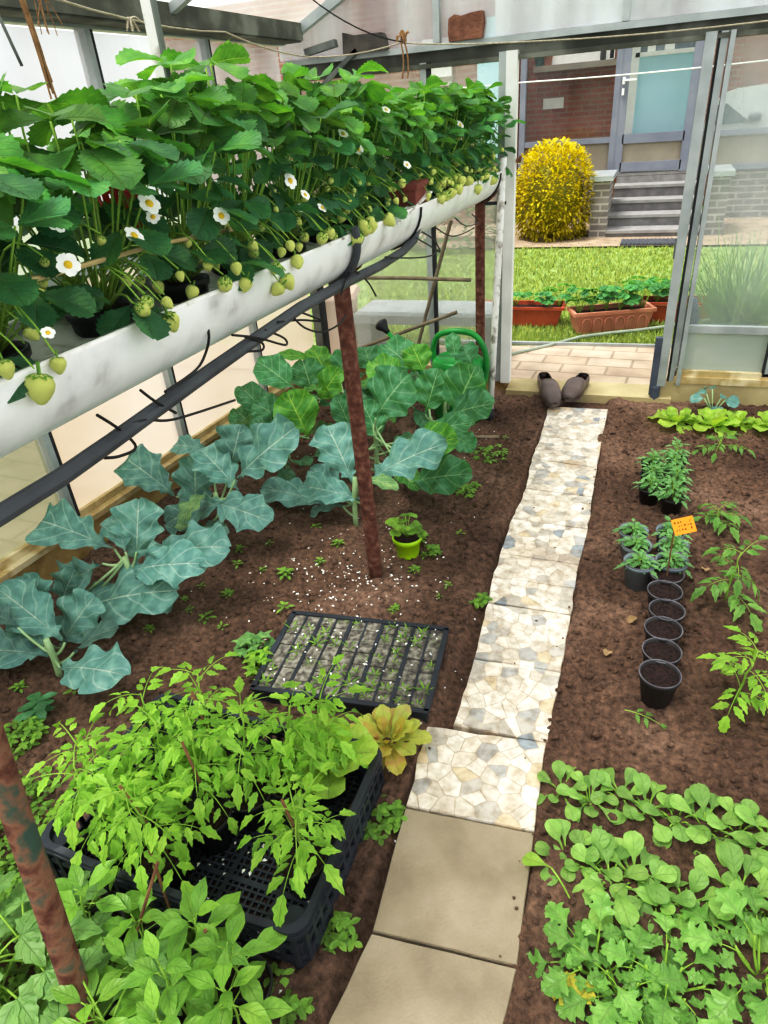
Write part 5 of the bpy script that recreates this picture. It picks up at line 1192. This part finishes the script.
for px,py,lab in ((636,622,'small withered tan leaf on the soil left of the empty pots'),(706,571,'withered pale leaf strip on the soil beside the darker tomato seedling'),(605,660,'crumpled dry leaf on the soil right of the path')):
    p=G(px,py); mb=MB(); leaf(mb,(0,0,.012),polar(R.random()*6,.1),UP,.05,.028,S_TOM,8,2,.9,.4,wave=.1); o=mb.build('dry_leaf',mat('dry_leaf','#8b7152','#a38a68',scale=40,rough=.9)); o.location=(p.x,p.y,soil_h(p.x,p.y)+.004); tag(o,lab,'leaf')
# lettuces along the end footing
lp=[((676,424),'bright green lettuce at the foot of the sliding door',.115),((712,428),'bright green lettuce in the middle of the end row, with a blue-green sprout behind',.13),((772,430),'bright green lettuce cut by the right edge of the picture',.12),((735,425),'small bright green lettuce right of the middle one',.09)]
for q,lab,L in lp: p=G(*q); lettuce(lab,(p.x,p.y,-.005),M_let,12,L,S_LET,.015,up=.75)
p=G(712,414); t=thing('cabbage_sprout','small blue-green cabbage sprout behind the middle lettuce','cabbage plant',(p.x,p.y,0)); fm=MB(); sm=MB()
for k in range(7): az=k*2.4; e=V((math.cos(az)*.05,math.sin(az)*.05,.06+.06*R.random())); sm.tube([V((0,0,0)),e],.003,n=5); leaf(fm,e,polar(az,.1),UP+V((0,-.5,0)),.065,.06,S_KALE,8,2,.6,.15,wave=.05)
fm.build('foliage',M_broc,t,True); sm.build('stem',M_stemp,t,True)

# radish rows and celery
def radish_proto(n,L):
    t=thing('radish_plant','','radish plant'); fm,sm=MB(),MB(); az=R.random()*6
    for k in range(n):
        f=(k+.5)/n; az+=2.4; el=1.25-1.0*f; b=polar(az)*.006; e=b+polar(az,el)*L*.55*R.uniform(.8,1.2); sm.tube(curve(b,e,.006),.0022,.0017,5); l=L*R.uniform(.75,1.1)
        leaf(fm,e-polar(az,el)*L*.16,polar(az,el-.2),polar(az,el-PI/2)*-1,l,l*.62,S_RAD,11,3,R.uniform(.5,1.2),.14,wave=.05,wf=1.7,c=tint(.72,1.2,.15))
    fm.build('foliage',M_rad,t,True); sm.build('stems',M_stem,t,True); return t
rp=[[radish_proto(13,.066),[False]],[radish_proto(11,.062),[False]],[radish_proto(12,.07),[False]],[radish_proto(10,.06),[False]]]
def rowof(pxs,desc,s):
    for k,(px,py) in enumerate(pxs):
        p=G(px,py); pr=rp[R.randrange(4)]; place(pr[0],pr[1],(p.x,p.y,-.012),R.random()*6,desc%(ORD[k] if k<len(pxs)-1 or len(pxs)<3 else 'last'),'radish plant','radish plants in rows',s*R.uniform(.9,1.08),(R.uniform(-.1,.1),R.uniform(-.1,.1)))
rowof([(562,792),(590,800),(620,796),(648,812),(676,820),(706,828),(738,832),(770,842)],'leafy radish plant in the back radish row, %s from the path',.95)
rowof([(566,858),(590,868),(610,884),(634,880),(656,900),(684,906)],'leafy radish plant in the front radish row, %s from the path',1.0)
rowof([(738,898),(766,908)],'leafy radish plant at the right edge before the celery, %s from the left',1.05)
p=G(525,860,.03); t=thing('radish_leaf','single pale radish leaf stretching out over the concrete slab','leaf',(p.x+.085,p.y-.02,.0)); fm,sm=MB(),MB(); sm.tube(curve((.03,-.04,-.005),(-.03,.01,.045),.01),.002,n=5); leaf(fm,(-.03,.01,.045),V((-1,.25,.0)),UP,.065,.036,S_RAD,9,2,.5,.1,c=(1.2,1.1,.7)); fm.build('blade',M_rad,t); sm.build('stalk',M_stem,t)
def celery(label,px,py,n,L,h):
    p=G(px,py); t=thing('celery_plant',label,'celery plant',(p.x,p.y,-.01),0,'celery plants at the bottom right'); fm,sm=MB(),MB(); az=R.random()*6
    for k in range(n):
        f=(k+.5)/n; az+=2.4; el=1.3-.75*f; e=polar(az,el)*h*R.uniform(.85,1.1); sm.tube(curve((0,0,0),e,.0,4,tuple(polar(az)*.006)),.0032,.002,6)
        compound(fm,sm,e*.8,polar(az,el-.45),L*.55,1,lf_cel,L*.74,R.uniform(.3,.7),.0018,up=UP)
    fm.build('foliage',M_cel,t,True); sm.build('stalks',M_stem,t,True)
celery('shiny celery plant right beside the concrete slab, at its lower right',594,972,10,.062,.075)
celery('shiny celery plant at the bottom edge, second from the slab',622,998,10,.066,.075)
celery('shiny celery plant with spread leaves, third from the slab',664,990,8,.06,.08)
celery('shiny celery plant at the right edge of the picture',760,976,11,.07,.09)
p=G(573,1010,.0); t=thing('yellowed_leaf','yellowed celery leaf at the bottom beside the slab','leaf',(p.x,p.y,.02)); fm=MB()
for w in (-1,0,1): lf_cel(fm,V((0,0,.01)),polar(1.9+w,.3),UP,.045,(1,1,1))
fm.build('blade',leafmat('yellowed_leaf','#cfc552','#dfd98a',side=.2,trans=.25),t)

# clogs on the threshold
def clog(label,heel,toe,rollz,z):
    d=toe-heel; L=d.length; t=thing('clog',label,'shoe',(heel.x,heel.y,z),math.atan2(d.y,d.x)); t['group']='pair of clogs at the doorway'
    N=18; prof=[]
    halfw=P([(0,.026),(.08,.033),(.3,.036),(.6,.047),(.8,.048),(.93,.036),(1,.012)]); top=P([(0,.055),(.1,.062),(.3,.058),(.42,.075),(.6,.082),(.8,.060),(.95,.035),(1,.022)])
    outer=MB(); na=14; idx=[]
    for i in range(N+1):
        f=i/N; w=halfw(f); hgt=top(f); row=[]
        for j in range(na+1):
            a=PI*j/na; cx=math.cos(a); sz=math.sin(a)
            x=f*L; y=w*(abs(cx)**.6)*(1 if cx>=0 else -1); zz=.016+(hgt-.016)*(sz**.55)
            row.append(outer.vt((x,y,zz)))
        idx.append(row)
    for i in range(N):
        f=(i+.5)/N
        for j in range(na):
            if f<.46 and 3<=j<=10 and f>.06: continue        # opening for the foot
            outer.fc((idx[i][j],idx[i+1][j],idx[i+1][j+1],idx[i][j+1]))
    outer.fc(idx[0][::-1]); upper=outer.build('upper',M_clog,t,True)
    sm_=upper.modifiers.new('thickness','SOLIDIFY'); sm_.thickness=.004; sm_.offset=-1
    mb=MB(); poly=[(L*f,halfw(f)*1.04) for f in [i/N for i in range(N+1)]]+[(L*f,-halfw(f)*1.04) for f in [i/N for i in range(N,-1,-1)]]
    mb.prism(poly,0,.018); mb.build('sole',M_clog,t)
    mb=MB(); poly=[(L*f,halfw(f)*.9) for f in [.02+.5*i/N for i in range(N+1)]]+[(L*f,-halfw(f)*.9) for f in [.02+.5*i/N for i in range(N,-1,-1)]]
    mb.prism(poly,.018,.022); mb.build('insole',M_lining,t)
clog('left brown rubber clog on the threshold, toe towards the path',G(543,379,.045),G(554,407,.03),0,.03)
clog('right brown rubber clog on the threshold, lying slightly askew',G(584,380,.045),G(567,402,.03),0,.03)

# ================================================================== WEEDS
def weed_proto(n,s):
    t=thing('weed','','weed'); fm=MB(); az=R.random()*6
    for k in range(n):
        az+=2.4; f=k/n; b=polar(az)*s*.35*f+V((0,0,.004+.012*(1-f)*s/.03)); leaf(fm,b,polar(az,.55-.4*f),UP,s*R.uniform(.5,.9),s*.34,S_ROUND,4,1,.5,.15,c=tint(.75,1.2,.2))
    fm.build('foliage',M_weed,t); return t
wp=[[weed_proto(9,.028),[False]],[weed_proto(14,.03),[False]],[weed_proto(6,.02),[False]]]
WPX=[(238,565),(228,595),(222,628),(316,530),(338,545),(270,545),(262,568),(285,575),(405,548),(425,555),(415,570),(460,535),(470,590),(478,545),(505,440),(448,590),(395,610),(250,640),(206,620),(185,600),(165,590),(190,615),(150,630),(520,500),(465,490),(468,680),(440,600),(320,560),(240,548),(203,590),(285,612),(420,540),(455,605),(512,470),(476,690),(30,620),(75,690),(20,690)]
for k,(px,py) in enumerate(WPX):
    p=G(px,py)
    if -.50<p.x<-.1: continue
    pr=wp[k%3]; place(pr[0],pr[1],(p.x,p.y,soil_h(p.x,p.y)-.002),R.random()*6,'tiny green weed seedling on the bare soil of the left bed','weed','tiny weeds in the left bed',R.uniform(.7,1.3))
def clump(label,px,py,n,rad,s,m=None,shape=S_ROUND,h=.03,teeth=0,name='weed_clump'):
    p=G(px,py); t=thing(name,label,'weed',(p.x,p.y,-.006)); fm,sm=MB(),MB()
    for k in range(n):
        a=R.random()*6.28; r=rad*math.sqrt(R.random()); b=V((math.cos(a)*r,math.sin(a)*r,h*R.uniform(.4,1.3)*(1.2-r/rad*.6))); sm.tube([V((b.x*.8,b.y*.8,0)),b],.001,n=4)
        az=R.random()*6
        for q in range(4): leaf(fm,b,polar(az+q*1.57,.2),UP,s*R.uniform(.7,1.1),s*.55,shape,4,1,.5,.15,c=tint(.7,1.2,.2),teeth=teeth)
    fm.build('foliage',m or M_weed,t); sm.build('stems',M_stem,t); return t
clump('fresh green weed clump at the far edge of the left bed near the white pole',492,455,26,.09,.022)
clump('green weed clump in front of the big dark cabbage leaf',463,490,20,.07,.022)
clump('weed clump of round leaves between crate side and concrete slab',378,820,26,.06,.024)
clump('small round-leaved weed by the front corner of the crate',338,935,12,.035,.024)
clump('round-leaved weed at the bottom edge between crate and slab',300,1012,10,.03,.022)
clump('grey green weed by the path opposite the fourth slab',478,600,7,.03,.03)
clump('feathery carrot-leaved weed left of the seed tray',255,652,26,.06,.028,M_mar,S_TOM,.05,.2)
clump('green weed patch behind the tomato pots at the left',25,735,30,.07,.024)
clump('small weed patch beside the lime green pot',432,555,10,.04,.022)
clump('weed with dark heart leaf at the left edge of the bare soil',35,712,6,.03,.05,M_kale,S_KALE,.04)
clump('feathery green seedling clump behind the crate at the tray corner',262,668,14,.05,.03,M_tom,S_TOM,.05,.1)
p=G(470,437); mb=MB(); mb.tube([G(462,437,.008),G(500,437,.008)],.008,n=7); tag(mb.build('wood_stick',M_wood),'short brown stick lying on the soil by the white pole foot','stick')
# chickweed mat under the foreground pots
fm=MB()
for k in range(2600):
    q=(R.uniform(-60,290),R.uniform(880,1075)); p=G(*q)
    if p.y>CY0-.01 and p.x>CX0-.02: p.y=CY0-.02-R.random()*.1
    if p.x>-.42: continue
    if q[0]>230 and R.random()<.6: continue
    az=R.random()*6; leaf(fm,(p.x,p.y,soil_h(p.x,p.y)+R.uniform(.002,.05)),polar(az,.2),UP,R.uniform(.013,.022),R.uniform(.011,.017),S_ROUND,3,1,.5,.1,c=tint(.55,1.15,.2))
for k in range(700):
    q=(R.uniform(-60,60),R.uniform(780,900)); p=G(*q)
    if p.x>CX0-.02: continue
    az=R.random()*6; leaf(fm,(p.x,p.y,soil_h(p.x,p.y)+R.uniform(.002,.04)),polar(az,.2),UP,R.uniform(.013,.022),R.uniform(.011,.017),S_ROUND,3,1,.5,.1,c=tint(.55,1.15,.2))
tag(fm.build('chickweed_mat',M_weed),'dense mat of tiny round-leaved chickweed under the foreground peppers','ground cover',kind='stuff')

# ================================================================== LIGHT
w=bpy.data.worlds.new('overcast_sky'); sc.world=w; w.use_nodes=True; nt=w.node_tree; nt.nodes.clear()
N=nt.nodes.new; L=nt.links.new
o_=N('ShaderNodeOutputWorld'); bg=N('ShaderNodeBackground'); L(bg.outputs[0],o_.inputs[0])
tc=N('ShaderNodeTexCoord'); sp=N('ShaderNodeSeparateXYZ'); L(tc.outputs['Generated'],sp.inputs[0])
r_=ramp(N,[(0,(.42,.46,.42,1)),(.48,(.62,.66,.66,1)),(.56,(.92,.95,.97,1)),(.8,(1.0,1.0,1.0,1))])
mr=N('ShaderNodeMapRange'); mr.inputs['From Min'].default_value=-1; mr.inputs['From Max'].default_value=1; L(sp.outputs[2],mr.inputs[0]); L(mr.outputs[0],r_.inputs[0]); L(r_.outputs[0],bg.inputs[0]); bg.inputs[1].default_value=1.2
sl=bpy.data.lights.new('sun','SUN'); sl.energy=2.8; sl.angle=math.radians(18); sl.color=(1,.98,.95); so=bpy.data.objects.new('sun',sl); COL.objects.link(so)
so.rotation_euler=V((.28,.22,-1)).to_track_quat('-Z','Y').to_euler()
